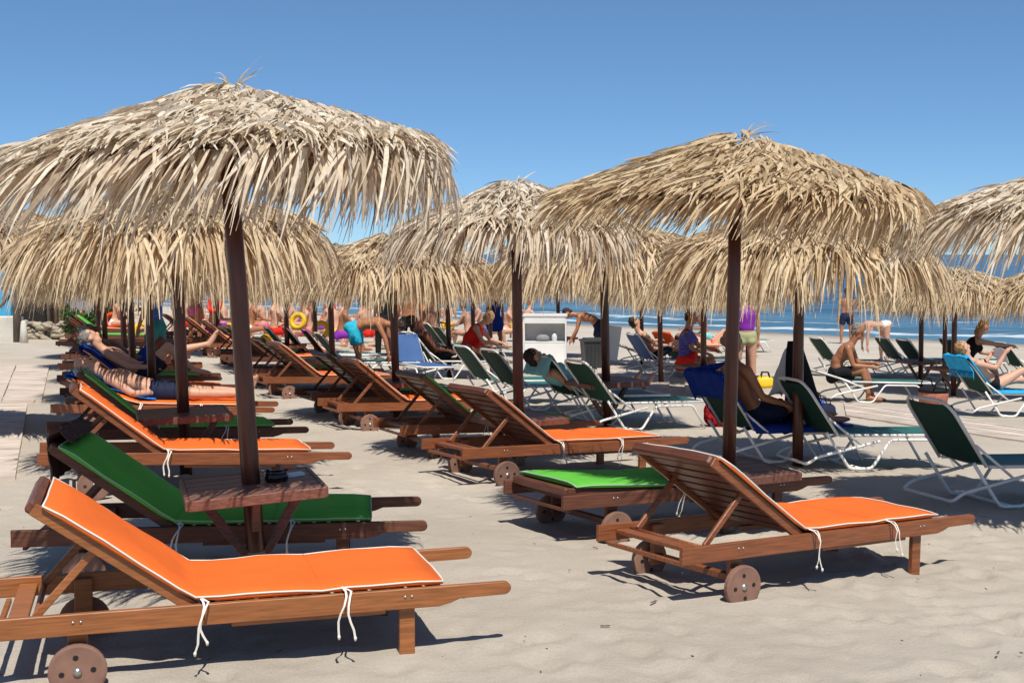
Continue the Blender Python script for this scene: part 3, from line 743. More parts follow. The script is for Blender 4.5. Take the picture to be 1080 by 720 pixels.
for key, kind, u, v, rz, lab in [
 ('G1', 'a', 846, 402, 14, 'empty green lounger with white frame and teal seat, right of the golden umbrella post'),
 ('G2', 'a', 998, 424, 16, 'nearest green metal lounger at the right edge, its dark back towards us'),
 ('G0', 'a', 760, 398, 22, 'metal lounger draped with a royal blue towel, a tanned sunbather on it'),
 ('Gm1', 'b', 618, 382, 27, 'empty green metal lounger with teal seat in front of the dark litter bin'),
 ('Gm2', 'b', 580, 377, 27, 'green metal lounger just right of the middle dark post, below the cabinet'),
 ('Gm3', 'b', 523, 370, 27, 'green metal lounger with a white curved top, left of the middle dark post'),
 ('Gm4', 'b', 493, 366, 27, 'green metal lounger next in line towards the woman in red'),
 ('Gd', 'b', 436, 352, 22, 'green metal lounger carrying the dark skinned sunbather'),
 ('Gt', 'b', 1020, 379, 10, 'green metal lounger draped with a bright turquoise fringed towel'),
 ('Gr1', 'b', 958, 358, 12, 'empty green metal lounger behind the seated man, right one of two'),
 ('Gr2', 'b', 935, 356, 12, 'empty green metal lounger behind the seated man, left one of two'),
 ('Gr3', 'b', 1062, 362, 8, 'empty green metal lounger at the right edge near the sea'),
 ('Gr4', 'flat', 857, 390, 4, 'low flat green lounger on which the man in black shorts sits'),
 ('Gr5', 'b', 1004, 357, 12, 'green metal lounger behind the thick post, close to the waves'),
 ('Gl1', 'b', 282, 345, 22, 'green and white metal lounger left of the thin post, far on the left side'),
 ('Gl2', 'b', 302, 346, 22, 'green and white metal lounger just behind the thin far post'),
 ('Gl3', 'b', 322, 347, 22, 'green and white metal lounger to the left of the bending man'),
 ('Gl4', 'b', 337, 352, 22, 'green and white metal lounger nearest the feet of the bending man'),
 ('Gl5', 'b', 451, 341, 22, 'small green metal lounger right of the person in a black skirt'),
 ('Gl6', 'b', 462, 344, 22, 'second small green metal lounger right of the person in a black skirt'),
 ('Gq1', 'blue', 672, 352, 20, 'blue metal lounger left of the orange red towel'),
 ('Gq2', 'b', 705, 353, 24, 'metal lounger covered by the orange red towel'),
 ('Gq3', 'flat', 745, 352, 8, 'low blue grey lounger with pink sunbathers near the sea'),
 ('Gq4', 'flat', 648, 362, 12, 'low lounger beside the pale hanging sign'),
 ('Gq5', 'b', 866, 356, 15, 'green metal lounger behind the black robe'),
]:
    o = MP[kind] if kind not in used2 else copy_tree(MP[kind]); used2.add(kind); ML[key] = place_metal(o, u, v, rz, AN[kind], lab)
# blue plastic lounger seen end-on beside the bending man
ML['Gb'] = place_metal(copy_tree(MP['blue']), 404, 350, -62, A1, 'blue metal lounger seen end-on beside the bending man')

# ---------------------------------------------------------------- people
def shell(bm, vox, name, m, parent, smooth=5):
    me = bpy.data.meshes.new(name); bmesh.ops.recalc_face_normals(bm, faces=bm.faces[:]); bm.to_mesh(me); bm.free()
    t = bpy.data.objects.new('tmp', me); col.objects.link(t)
    md = t.modifiers.new('r', 'REMESH'); md.mode = 'VOXEL'; md.voxel_size = vox
    s = t.modifiers.new('s', 'SMOOTH'); s.factor = .5; s.iterations = smooth
    dg = bpy.context.evaluated_depsgraph_get(); me2 = bpy.data.meshes.new_from_object(t.evaluated_get(dg))
    bpy.data.objects.remove(t); me2.name = name; me2.materials.clear(); me2.materials.append(m)
    me2.polygons.foreach_set('use_smooth', [True] * len(me2.polygons))
    o = bpy.data.objects.new(name, me2); col.objects.link(o); o.parent = parent; return o
def dirv(a, lat=0): return Vector((math.cos(R(a)) * math.cos(R(lat)), math.sin(R(lat)), math.sin(R(a)) * math.cos(R(lat))))
def person(label, hip_z, torso=90, legs=((-90, -90), (-90, -90)), arms=((-85, -80), (-85, -80)), head=None, skin='skinp', hair='hairb',
           clothes=(), hairlong=False, feet=0, spread=6, armspread=8, vox=.014, scale=1., fem=False, face=False, curve=0, cap=False, bald=False, extra=None):
    """sagittal-plane skeleton; every angle in degrees from straight ahead (+x), 90 = up"""
    root = empty('person'); root.scale = (scale,) * 3; bm = B(); J = {}
    hipw = .095; shw = .155 if fem else .18
    hip = Vector((0, 0, hip_z)); ta = dirv(torso + curve); tb = dirv(torso - curve)
    waist = hip + ta * .20; ch = waist + tb * .20; sh = ch + tb * .12
    hd = dirv(head if head is not None else torso); fwd = Vector((hd.z, 0, -hd.x))
    neck = sh + tb * .03; hc = neck + hd * .19
    J.update(hip=hip, waist=waist, chest=ch, sh=sh, neck=neck, head=hc)
    tq = lambda d: d.to_track_quat('Z', 'Y').to_matrix()
    def body(k=0.):
        pass
    fem_h = 1.1 if fem else 1.
    rot = tq(ta)
    def E(bm, c, rx, ry, rz_, d):      # rx depth (front-back), ry width, rz along d
        q = Matrix((Vector((d.z, 0, -d.x)), Vector((0, 1, 0)), d)).transposed()
        ell(bm, c, (rx, ry, rz_), q, 14)
    E(bm, hip + ta * .02, .115, .165 * fem_h, .13, ta); E(bm, waist, .095, .135 * (.9 if fem else 1.05), .15, (ta + tb).normalized())
    E(bm, ch - tb * .02, .115, .165 if not fem else .145, .17, tb); E(bm, sh - tb * .05, .085, shw, .08, tb)
    E(bm, hip.lerp(waist, .55), .10, .142 * (.95 if fem else 1.05), .13, ta); E(bm, waist.lerp(ch, .5), .10, .14 * (.93 if fem else 1.06), .13, tb)
    for s in (-1, 1): E(bm, hip - ta * .05 - Vector((ta.z, 0, -ta.x)) * .045 + Vector((0, s * .075, 0)), .085, .085, .10, ta)
    if fem:
        for s in (-1, 1): E(bm, ch + Vector((tb.z, 0, -tb.x)) * .09 + Vector((0, s * .07, 0)) - tb * .02, .06, .062, .065, tb)
    tube(bm, [sh - tb * .03, neck + hd * .05, hc - hd * .02], [.062, .055, .055], 10)
    E(bm, hc + hd * .03 - fwd * .008, .095, .075, .10, hd); E(bm, hc - hd * .055 + fwd * .025, .062, .055, .065, hd)
    E(bm, hc - hd * .01 + fwd * .098, .02, .014, .03, hd); E(bm, hc - hd * .085 + fwd * .07, .02, .025, .018, hd)
    for s in (-1, 1): E(bm, hc - hd * .0 + Vector((0, s * .078, 0)), .022, .012, .034, hd)
    for i, s in enumerate((-1, 1)):
        th, shn = legs[i][:2]; lt = legs[i][2] if len(legs[i]) > 2 else spread
        a = hip + Vector((0, s * hipw, -.0)) ; kn = a + dirv(th, s * lt) * .43; an = kn + dirv(shn, s * (lt * .2)) * .42
        ft = feet[i] if isinstance(feet, tuple) else feet
        tube(bm, [a, a.lerp(kn, .3), a.lerp(kn, .75), kn], [.092 * fem_h, .086, .062, .054], 12)
        tube(bm, [kn, kn.lerp(an, .3), kn.lerp(an, .75), an], [.052, .056, .038, .034], 12); ell(bm, kn, (.055,) * 3)
        fd = dirv(ft); tube(bm, [an - fd * .05, an + fd * .03 - Vector((0, 0, .02)) if False else an + fd * .03, an + fd * .14, an + fd * .19], [.034, .038, .03, .02], 10)
        nfd = Vector((-fd.z, 0, fd.x))
        for q in range(5): tube(bm, [an + fd * .15 + Vector((0, (q - 2) * .017, 0)), an + fd * (.205 - .008 * abs(q - (3.2 if s < 0 else .8))) + Vector((0, (q - 2) * .017, 0))], [.011, .008], 6)
        J['knee%d' % i] = kn; J['hipj%d' % i] = a; J['ank%d' % i] = an
        aa = arms[i]; sp = aa[2] if len(aa) > 2 else armspread; fsp = aa[3] if len(aa) > 3 else sp * .3
        s0 = sh - tb * .05 + Vector((0, s * (shw + .01), 0)); el = s0 + dirv(aa[0], s * sp) * .28; wr = el + dirv(aa[1], s * fsp) * .25
        ell(bm, s0 - Vector((0, s * .015, 0)), (.062,) * 3); tube(bm, [s0, s0.lerp(el, .5), el], [.055, .046, .038], 10); tube(bm, [el, el.lerp(wr, .35), wr], [.038, .038, .025], 10)
        hdv = dirv(aa[1] - 12, s * fsp); sid = Vector((0, 1, 0))
        tube(bm, [wr, wr + hdv * .05, wr + hdv * .09], [.027, .036, .033], 8)
        for q in range(4):
            o_ = sid * (q - 1.5) * .02; L_ = (.062, .074, .07, .054)[q]; cdv = dirv(aa[1] - 40, s * fsp)
            tube(bm, [wr + hdv * .08 + o_, wr + hdv * .115 + o_, wr + hdv * .115 + o_ + cdv * (L_ * .55)], [.0095, .009, .0075], 6)
        tube(bm, [wr + hdv * .03 - sid * s * .02, wr + hdv * .06 - sid * s * .055, wr + hdv * .10 - sid * s * .06], [.013, .011, .008], 6)
        J['el%d' % i] = el; J['s%d' % i] = s0; J['wr%d' % i] = wr
    bd = shell(bm, vox, 'body', M[skin], root)
    for c in clothes:
        kind, m = c[0], c[1]; bm = B()
        if kind in ('trunks', 'skirt', 'brief', 'trousers', 'dress'):
            E(bm, hip + ta * .03, .128, .178 * fem_h, .12, ta)
            for s in (-1, 1): E(bm, hip - ta * .05 - Vector((ta.z, 0, -ta.x)) * .047 + Vector((0, s * .075, 0)), .094, .096, .105 if kind != 'brief' else .08, ta)
            f = {'trunks': .62, 'brief': .0, 'trousers': .99, 'skirt': .5, 'dress': .6}[kind]
            for i in (0, 1):
                a, kn, an = J['hipj%d' % i], J['knee%d' % i], J['ank%d' % i]
                if f: tube(bm, [a, a.lerp(kn, f)], [.104 * fem_h, .104 - .03 * f * (f > .9) if kind != 'skirt' else .12], 12)
                if kind == 'trousers': tube(bm, [a.lerp(kn, .95), kn, kn.lerp(an, .85)], [.078, .074, .06], 12)
            if kind in ('skirt', 'dress'):
                k0 = (J['knee0'] + J['knee1']) / 2; h0_ = hip.lerp(k0, f if kind == 'skirt' else .7); tube(bm, [hip, h0_], [.14, .19], 14)
        if kind in ('top', 'dress', 'shirt'):
            E(bm, ch - tb * .02, .128, .175 if not fem else .158, .17, tb); E(bm, waist, .112, .152, .16, (ta + tb).normalized()); E(bm, waist.lerp(ch, .5), .118, .156, .15, tb)
            if kind == 'shirt' or kind == 'dress':
                E(bm, sh - tb * .05, .095, shw + .014, .085, tb); E(bm, hip + ta * .05, .125, .175, .1, ta)
            if kind == 'shirt':
                for i in (0, 1): tube(bm, [J['s%d' % i], J['s%d' % i].lerp(J['el%d' % i], .7)], [.07, .062], 10)
            if fem:
                for s in (-1, 1): E(bm, ch + Vector((tb.z, 0, -tb.x)) * .095 + Vector((0, s * .07, 0)) - tb * .02, .068, .07, .072, tb)
        if kind == 'bra':
            for s in (-1, 1): E(bm, ch + Vector((tb.z, 0, -tb.x)) * .092 + Vector((0, s * .07, 0)) - tb * .02, .065, .068, .062, tb)
            E(bm, ch - tb * .02, .123, .152, .03, tb)
        shell(bm, vox, smooth=24, name={'trunks': 'swim_trunks', 'brief': 'bikini_bottom', 'bra': 'bikini_top', 'top': 'swimsuit_top', 'shirt': 'shirt', 'dress': 'dress', 'skirt': 'skirt', 'trousers': 'trousers'}[kind], m=M[m], parent=root)
    bm = B()
    if cap: E(bm, hc + hd * .05 - fwd * .01, .105, .088, .085, hd); E(bm, hc + hd * .055 + fwd * .11, .06, .07, .012, hd)
    elif bald: E(bm, hc + hd * .01 - fwd * .035, .08, .082, .055, hd)
    else:
        E(bm, hc + hd * .046 - fwd * .026, .092, .081, .090, hd); E(bm, hc - hd * .02 - fwd * .05, .05, .07, .07, hd)
        if hairlong: E(bm, hc - hd * .06 - fwd * .06, .05, .075, .13, hd)
    ho = shell(bm, vox * .8, 'cap' if cap else 'hair', M[cap if cap else hair], root)
    if not cap:
        for v in ho.data.vertices: v.co += v.normal * .016 * (noise.noise(v.co * 38) + .5 * noise.noise(v.co * 90))
    if face:
        for s in (-1, 1):
            bm = B(); E(bm, hc + hd * .0 + fwd * .078 + Vector((0, s * .032, 0)), .012, .014, .009, hd); mk('eye', bm, M['eye'], root)
        bm = B(); E(bm, hc - hd * .06 + fwd * .083, .008, .024, .006, hd); mk('mouth', bm, M['pinkc'], root)
    root['J'] = 0; del root['J']
    tag(root, label, 'person'); root.name = 'person'
    return root, J
def put(pr, p, rz, z=None):
    o = pr[0]; o.location = (p.x, p.y, gz(p.x, p.y) if z is None else z); o.rotation_euler = (0, 0, R(rz)); return o
def on_bed(pr, bed, x, y=0, rz=0, dz=0):
    o = pr[0]; m = bed.matrix_world @ Matrix.Translation((x, y, dz)) @ Matrix.Rotation(R(rz), 4, 'Z') @ Matrix.Diagonal((*[o.scale[0]] * 3, 1)); o.matrix_world = m; return o
bpy.context.view_layer.update()
SIT = HZ + .05
# the lying man on the orange lounger
on_bed(person('pale man in dark swim trunks lying flat on his back on an orange lounger', SIT + .08, 164, ((-2, 1, 3), (-1, 0, 4)), ((-32, 2, 10, -30), (-30, 3, 10, -28)), head=150,
    skin='skinp', clothes=(('trunks', 'navy'),), bald=True, hair='hairg', feet=(72, 66), vox=.012, face=True), L5, .96, 0, 0, 0)
bedB = LG[9]; bedC = LG[11]
on_bed(person('pale sunbather in navy trunks with one leg crossed over the knee, foot raised', SIT + .10, 150, ((52, -42, 3), (38, 14, 4)), ((-30, 0, 12, -20), (-30, 0, 12, -20)), head=135,
    skin='skinp', hair='hairg', clothes=(('trunks', 'navy'),), feet=(-10, 60), vox=.013), bedB, .92, 0, 0, 0)
on_bed(person('deeply tanned sunbather with bent knees lying behind the pale man', SIT + .10, 150, ((48, -58, 3), (40, -60, 4)), ((-30, 0, 12, -20), (-30, 0, 12, -20)), head=135,
    skin='skind', hair='hairg', clothes=(('trunks', 'royal'),), feet=(-10, -10), vox=.013), LG[10], 1.0, 0, 0, 0)
put(person('standing man in a blue shirt and teal shorts behind the posts on the left', .88, 88, ((-88, -90), (-92, -90)), ((-60, 0), (-85, -70)), skin='skint', clothes=(('shirt', 'bluec'), ('trunks', 'teal'))), onz(163, 19.2), 160)
# bending man
put(person('tanned man in turquoise trunks bending forward over a blue lounger', .86, 12, ((-76, -92, 4), (-88, -96, 4)), ((-62, -78, 5), (-75, -85, 5)), head=-15, skin='skint', clothes=(('trunks', 'cyan'),), curve=10, vox=.014), onz(374, 20.6), -12)
put(person('person in a long black dress standing left of the slim brown post', .88, 90, skin='skind', fem=True, clothes=(('dress', 'black'), ('trousers', 'black')), scale=.97), onz(405, 26.5), 120)
put(person('bare backed person in a black skirt and trousers standing with the back to us', .88, 92, skin='skint', fem=False, clothes=(('trousers', 'black'),), arms=((-70, -50), (-100, -60))), onz(431, 25.5), 92)
on_bed(person('dark skinned sunbather reclining on a green metal lounger', .43, 138, ((18, -25, 4), (8, -15, 4)), ((-50, -10), (-45, -5)), head=120, skin='skind', clothes=(('trunks', 'black'),), feet=50), ML['Gd'], .80)
put(person('woman in a red dress sitting bent forward, hair fair', .44, 62, ((2, -75, 5), (5, -80, 5)), ((-60, -10), (-55, -15)), head=40, skin='skinp', hair='hairf', fem=True, clothes=(('dress', 'redc'),), curve=14, feet=-5), onz(492, 23.5), -15)
put(person('person in a dark blue dress standing near the sea', .86, 90, skin='skint', fem=True, clothes=(('dress', 'royal'),), scale=.95), onz(522, 31), 100)
put(person('dark haired tanned person leaning forward behind the litter bin', .84, 28, ((-80, -92), (-88, -94)), ((-75, -70), (-80, -60)), head=10, skin='skint', clothes=(('trunks', 'navy'),), curve=14), onz(632, 27.5), 172)
put(person('person in a patterned blue and purple top sitting near the orange red towel', .45, 84, ((0, -80), (4, -82)), ((-60, -15), (-55, -10)), head=75, skin='skint', hair='hairb', fem=True, clothes=(('shirt', 'purpleblue'), ('skirt', 'redc'))) if M.setdefault('purpleblue', mat('patterned_purple_blue_cloth', (.10, .09, .30), .8, .1, None, (60, .9))) else None, onz(722, 20.5), -20)
put(person('woman in a purple top and bikini bottom standing with her back to us', .86, 94, ((-93, -88, 3), (-87, -90, 5)), ((-80, -70), (-60, 0)), skin='skinp', hair='hairb', fem=True, clothes=(('top', 'purple'), ('brief', 'bottomg')), vox=.013) if M.setdefault('bottomg', mat('green_gold_swim_cloth', (.35, .38, .2), .7)) else None, onz(787, 20.8), 88)
on_bed(person('deeply tanned bald sunbather sitting on the royal blue towel', .43, 118, ((14, -22, 4), (6, -10, 4)), ((-62, -15, 16), (-60, -5, 16)), head=95, skin='skint', clothes=(('trunks', 'navy'),), bald=True, hair='hairg', curve=6), ML['G0'], .80)
# the seated man
sm = person('grey haired tanned man in black shorts sitting sideways on a flat green lounger', .40, 68, ((10, -78, 8), (4, -74, 4)), ((-72, -2, 4, -14), (-66, 2, 4, -14)), head=66, skin='skint', hair='hairg', clothes=(('trunks', 'black'),), curve=16, feet=-4, vox=.011, face=True)
pS = onz(883, 19.2); sm[0].scale = (1.0,) * 3; put(sm, pS, -20)
put(person('woman in a white bikini bending down at the water edge', .86, 2, ((-84, -94), (-90, -92)), ((-88, -90), (-84, -88)), head=-50, skin='skinp', hair='hairf', fem=True, clothes=(('brief', 'whitecloth'), ('bra', 'whitecloth')), vox=.016), onz(934, 30.5), 185)
put(person('person standing in the shallows left of the bending woman', .86, 90, skin='skint', clothes=(('trunks', 'navy'),), vox=.016), onz(893, 39), 90)
on_bed(person('sunbather reading a white magazine on the turquoise towel', .46, 140, ((30, -40, 4), (8, 0, 4)), ((-10, 60, 5), (-15, 55, 5)), head=120, skin='skinp', hair='hairf', fem=True, clothes=(('brief', 'black'), ('bra', 'black')), feet=40, vox=.012, scale=.92), ML['Gt'], .80)
put(person('fair haired woman with one arm stretched out beyond the turquoise towel', .44, 70, ((0, -70), (4, -60)), ((-10, -5, 6), (-50, -10, 6)), head=60, skin='skinp', hair='hairf', hairlong=True, fem=True, clothes=(('top', 'black'),), curve=10, vox=.014), onz(1020, 21.8), 4)
put(person('pink skinned sunbather lying near the sea with knees up, right of the patterned top', .46, 165, ((50, -55), (45, -58)), ((-20, 0), (-20, 0)), skin='skinp', clothes=(('brief', 'redc'),), vox=.018), onz(752, 27.5), 10)
on_bed(person('sunbather under a pale aqua cloth on the lounger below the cabinet', .42, 160, ((10, -10), (6, -4)), ((-40, 0), (-30, 10)), head=130, skin='skinp', fem=True, clothes=(('top', 'aqua'), ('brief', 'aqua')), feet=50), ML['Gm2'], .80)
on_bed(person('dark haired sunbather on the blue lounger left of the orange red towel', .43, 135, ((30, -40), (10, -10)), ((-40, 0), (-30, 10)), head=115, skin='skinp', clothes=(('trunks', 'navy'),), feet=40, vox=.018), ML['Gq1'], .80)
# the crowd between the posts, far left to middle
crowd = [(196, 34, 'redc', 'skinp', 'sit', 0), (205, 30, 'pinkc', 'skint', 'stand', 60), (238, 33, 'purple', 'skinp', 'sit', 160), (262, 31, 'whitecloth', 'skint', 'sit', 30),
 (279, 33, 'pinkc', 'skinp', 'sit', 170), (287, 30, 'redc', 'skinp', 'sit', 20), (296, 35, 'whitecloth', 'skint', 'stand', 100), (313, 32, 'bluec', 'skinp', 'sit', 180),
 (327, 30, 'pinkc', 'skinp', 'sit', 200), (341, 33, 'purple', 'skinp', 'sit', 0), (358, 29, 'purple', 'skint', 'sit', 10), 
 (388, 31, 'redc', 'skinp', 'sit', 150), (396, 34, 'whitecloth', 'skinp', 'stand', 10), (413, 36, 'navy', 'skind', 'stand', 90), (443, 38, 'orangec', 'skint', 'sit', 60), (452, 41, 'redc', 'skinp', 'stand', 100), 
 (508, 36, 'yellow', 'skinp', 'sit', 200), (532, 34, 'whitecloth', 'skinp', 'sit', 0), (127, 36, 'bluec', 'skint', 'stand', 20), (120, 33, 'whitecloth', 'skinp', 'sit', 0), (770, 31, 'pinkc', 'skinp', 'sit', 10), (185, 37, 'orangec', 'skinp', 'stand', 0), (305, 38, 'yellow', 'skint', 'stand', 10), (350, 38, 'redc', 'skint', 'stand', 0)]
rc = random.Random(21)
for u in list(range(186, 432, 12)) + [448, 458, 470, 498, 514, 541, 556, 742, 775]:
    crowd.append((u + rc.uniform(-3, 3), rc.uniform(29, 40), rc.choice(['redc', 'pinkc', 'aqua', 'purple', 'whitecloth', 'bluec', 'orangec', 'yellow', 'pinkc']), rc.choice(['skinp', 'skint', 'skinp']), 'sit', rc.choice([0, 30, 90, 160, 200])))
cname = dict(redc='red', pinkc='pink', aqua='pale aqua', purple='purple', whitecloth='white', bluec='blue', orangec='orange', navy='navy', yellow='yellow')
CP = {}; placed = []
for i, (u, Yd, c, sk, pose, rz) in enumerate(crowd):
    key = (c, sk, pose)
    if key not in CP:
        fm = i % 2 == 1
        kw = dict(skin=sk, clothes=(('bra', c), ('brief', c)) if fm else (('trunks', c),), hair=('hairb', 'hairf', 'hairg')[i % 3], fem=fm, vox=.022)
        pr = person('x', .86, 90, **kw) if pose == 'stand' else person('x', .44, 76, ((2, -80), (6, -70)), ((-50, -10), (-60, 0)), **kw)
        CP[key] = pr[0]; o = pr[0]
    else: o = copy_tree(CP[key])
    p = onz(u, Yd); o.location = p; o.rotation_euler = (0, 0, R(rz))
    placed.append((u, Yd, c, pose, o))
marks = [(127, 'the slim posts behind the bush'), (196, 'the raised bare foot'), (243, 'the thick leaning post'), (303, 'the thin far post'), (351, 'the post by the bending man'), (376, 'the bending man'), (418, 'the brown middle post'), (474, 'the post by the woman in red'), (547, 'the dark centre post'), (770, 'the golden umbrella post')]
seen = {}
for u, Yd, c, pose, o in sorted(placed, key=lambda t: t[0]):
    mu, mn = min(marks, key=lambda t: abs(t[0] - u)); key = (c, pose, u < mu, mn); seen.setdefault(key, []).append((u, Yd, o))
for (c, pose, lf, mn), L_ in seen.items():
    for k, (u, Yd, o) in enumerate(L_):
        ex = '' if len(L_) == 1 else (', leftmost such', ', rightmost such')[k] if len(L_) == 2 else (', leftmost such', ', middle such', ', rightmost such', ', last such')[min(k, 3)]
        tag(o, '%s person in %s %s of %s%s' % ('standing' if pose == 'stand' else 'seated', cname[c], 'left' if lf else 'right', mn, ex), 'person', 'people in the far crowd')

# ---------------------------------------------------------------- towels and cloths
def drape(name, label, m, pathpts, width, parent=None, fringe=False, seed=0, cat='towel', mw_=None):
    """cloth sheet following a path of points in bed space, wrinkled, with thickness"""
    bm = B(); N = 14; K = []
    pts = []
    for a, b_ in zip(pathpts, pathpts[1:]):
        for i in range(6): pts.append(Vector(a).lerp(Vector(b_), i / 6))
    pts.append(Vector(pathpts[-1])); rws = []
    for i, p in enumerate(pts):
        d = (pts[min(i + 1, len(pts) - 1)] - pts[max(i - 1, 0)]).normalized(); nn = Vector((-d.z, 0, d.x))
        rr = []
        for j in range(N + 1):
            y = (j / N - .5) * width; wv_ = .014 * noise.noise(Vector((i * .35, j * .7, seed))) + .01 * math.sin(j * 1.9 + i * .2 + seed)
            q = p + Vector((0, y + .02 * noise.noise(Vector((i * .4, j * .2, seed + 5))), 0)) + nn * wv_
            if abs(y) > .31: q.z -= (abs(y) - .31) * .9; q.y = math.copysign(.31 + (abs(y) - .31) * .4, y)
            rr.append(bm.verts.new(q))
        rws.append(rr)
    for a, b_ in zip(rws, rws[1:]):
        for j in range(N): bm.faces.new((a[j], a[j + 1], b_[j + 1], b_[j]))
    if fringe:
        for j in range(N):
            for q in range(3):
                p = rws[0][j].co.lerp(rws[0][j + 1].co, q / 3); L_ = .07 + .03 * random.random()
                tube(bm, [p, p + Vector((random.uniform(-.01, .01), random.uniform(-.01, .01), -L_ * .5)), p + Vector((random.uniform(-.015, .015), random.uniform(-.015, .015), -L_))], [.006, .006, .004], 4)
    bmesh.ops.recalc_face_normals(bm, faces=bm.faces[:])
    g = bmesh.ops.solidify(bm, geom=bm.faces[:], thickness=.006) if not fringe else None
    o = mk(name, bm, m); o.matrix_world = mw_.copy(); tag(o, label, cat); return o
def backdrape(bed, ang, m, label, width=.68, down=.3, seat=1.5, fringe=False, seed=0, hz=.31, hx=.62, Lb=.61):
    ca, sa = math.cos(ang), math.sin(ang); off = .03
    top = Vector((hx - (Lb + .01) * ca, 0, hz + (Lb + .01) * sa + .025))
    back = top + Vector((-.03, 0, 0)) + Vector((ca * .25, 0, -sa * .25)) * (down / .3) + Vector((-.05, 0, -.0))
    pts = [back, top + Vector((-.035, 0, -.01)), top + Vector((.01, 0, .012)), Vector((hx + .01, 0, hz + .04)), Vector((seat, 0, hz + .03))]
    return drape('beach_towel', label, m, pts, width, None, fringe, seed, 'towel', bed.matrix_world)
bpy.context.view_layer.update()
backdrape(ML['G0'], A1, M['royal'], 'royal blue towel over a metal lounger back behind the golden umbrella post', .74, .38, 1.7, False, 1)
backdrape(ML['Gt'], A2, M['turq'], 'bright turquoise fringed towel draped over a green lounger near the sea', .66, .32, 1.75, True, 2)
backdrape(ML['Gq2'], A2, M['orangec'], 'orange red towel over the back of a far metal lounger', .66, .34, 1.2, False, 3)
bC = R(40)
for bed, m, lab, ws in ((LG[9], 'royal', 'dark blue towel over the raised back of a wooden lounger, under a grey haired sunbather', .70), (L5, 'bluetw', 'small bright blue towel tucked behind the head of the pale lying man', .5)):
    if m == 'bluetw': M['bluetw'] = mat('bright_blue_towel', (.03, .16, .55), .9, .1, (60, .4, .004), (8, .12))
    ag = R(37) if bed is not L5 else R(19)
    backdrape(bed, ag, M[m], lab, ws, .28, .95, False, 5, HZ + .035, HX, .70)
bT = drape('beach_towel', 'pale aqua towel lying over a lounger between the cabinet and the bin', M['aqua'], [(.15, 0, .55), (.25, 0, .8), (.62, 0, .36)], .6, None, False, 9, 'towel', ML['Gm2'].matrix_world)

# magazine
bm = B(); box(bm, (0, .07, 0), (.004, .15, .21), Matrix.Rotation(.2, 3, 'Z'), 0); box(bm, (0, -.07, 0), (.004, .15, .21), Matrix.Rotation(-.2, 3, 'Z'), 0)
o = flat(mk('magazine', bm, M['paper'])); o.matrix_world = ML['Gt'].matrix_world @ Matrix.Translation((.9, 0, .82)) @ Matrix.Rotation(-.4, 4, 'Y'); tag(o, 'open white magazine held by the reader on the turquoise towel', 'magazine')

# ---------------------------------------------------------------- cabinet, bin, robe, bags
root = empty('storage_cabinet', onz(575, 26.3), R(-3)); tag(root, 'white storage cabinet with an open shelf, standing behind the middle dark post', 'cabinet')
bm = B(); w2 = .43
box(bm, (-w2, 0, .45), (.03, .45, 1.16), None, .004); box(bm, (w2, 0, .45), (.03, .45, 1.16), None, .004); box(bm, (0, .21, .45), (.83, .02, 1.16), None, .002); flat(mk('side_panel', bm, M['white'], root))
bm = B(); box(bm, (0, 0, 1.05), (.92, .5, .05), None, .006); flat(mk('top', bm, M['white'], root))
bm = B(); box(bm, (0, -.225, .955), (.83, .02, .13), None, .003); flat(mk('fascia', bm, M['white'], root))
bm = B(); box(bm, (0, -.01, .50), (.828, .42, .03), None, .003); flat(mk('shelf', bm, M['white'], root))
bm = B(); box(bm, (0, -.23, .18), (.828, .02, .60), None, .003); flat(mk('lower_door', bm, M['white'], root))
mwc = root.location
def thing(name, bm, m, loc, label, cat, rz=0, sm=True):
    o = mk(name, bm, m); o.location = loc; o.rotation_euler = (0, 0, R(rz)); 
    if not sm: flat(o)
    return tag(o, label, cat)
bm = B(); lathe(bm, [(.02, 0), (.13, .01), (.15, .07), (.10, .13), (.02, .15)], 18); thing('bag', bm, M['grey'], mwc + Vector((-.05, -.05, .516)), 'rounded grey bag on the shelf of the white cabinet', 'bag')
bm = B(); lathe(bm, [(.05, 0), (.055, .01), (.065, .18), (.06, .18), (.05, .02)], 16); thing('plastic_jug', bm, M['glass'], mwc + Vector((.19, -.06, .516)), 'pale plastic container on the right of the cabinet shelf', 'container')
root = empty('litter_bin', onz(626, 25.8), R(8)); tag(root, 'dark grey square litter bin standing beside the slim post', 'bin'); root.scale = (1.3, 1.3, 1.25)
bm = B()
for k in range(1):
    V = [(-.15, -.15, 0), (.15, -.15, 0), (.15, .15, 0), (-.15, .15, 0), (-.18, -.18, .44), (.18, -.18, .44), (.18, .18, .44), (-.18, .18, .44)]
    vs = [bm.verts.new(v) for v in V]
    for f in [(0, 3, 2, 1), (0, 1, 5, 4), (1, 2, 6, 5), (2, 3, 7, 6), (3, 0, 4, 7)]: bm.faces.new([vs[i] for i in f])
for i in range(5):
    box(bm, (-.12 + .06 * i, -.171, .22), (.012, .012, .36), Matrix.Rotation(.068, 3, 'X'), 0)
flat(mk('bin_body', bm, M['bin'], root)); bm = B(); box(bm, (0, 0, .455), (.40, .40, .035), None, .01); box(bm, (0, 0, .48), (.3, .3, .03), None, .01); flat(mk('bin_lid', bm, M['bin'], root))
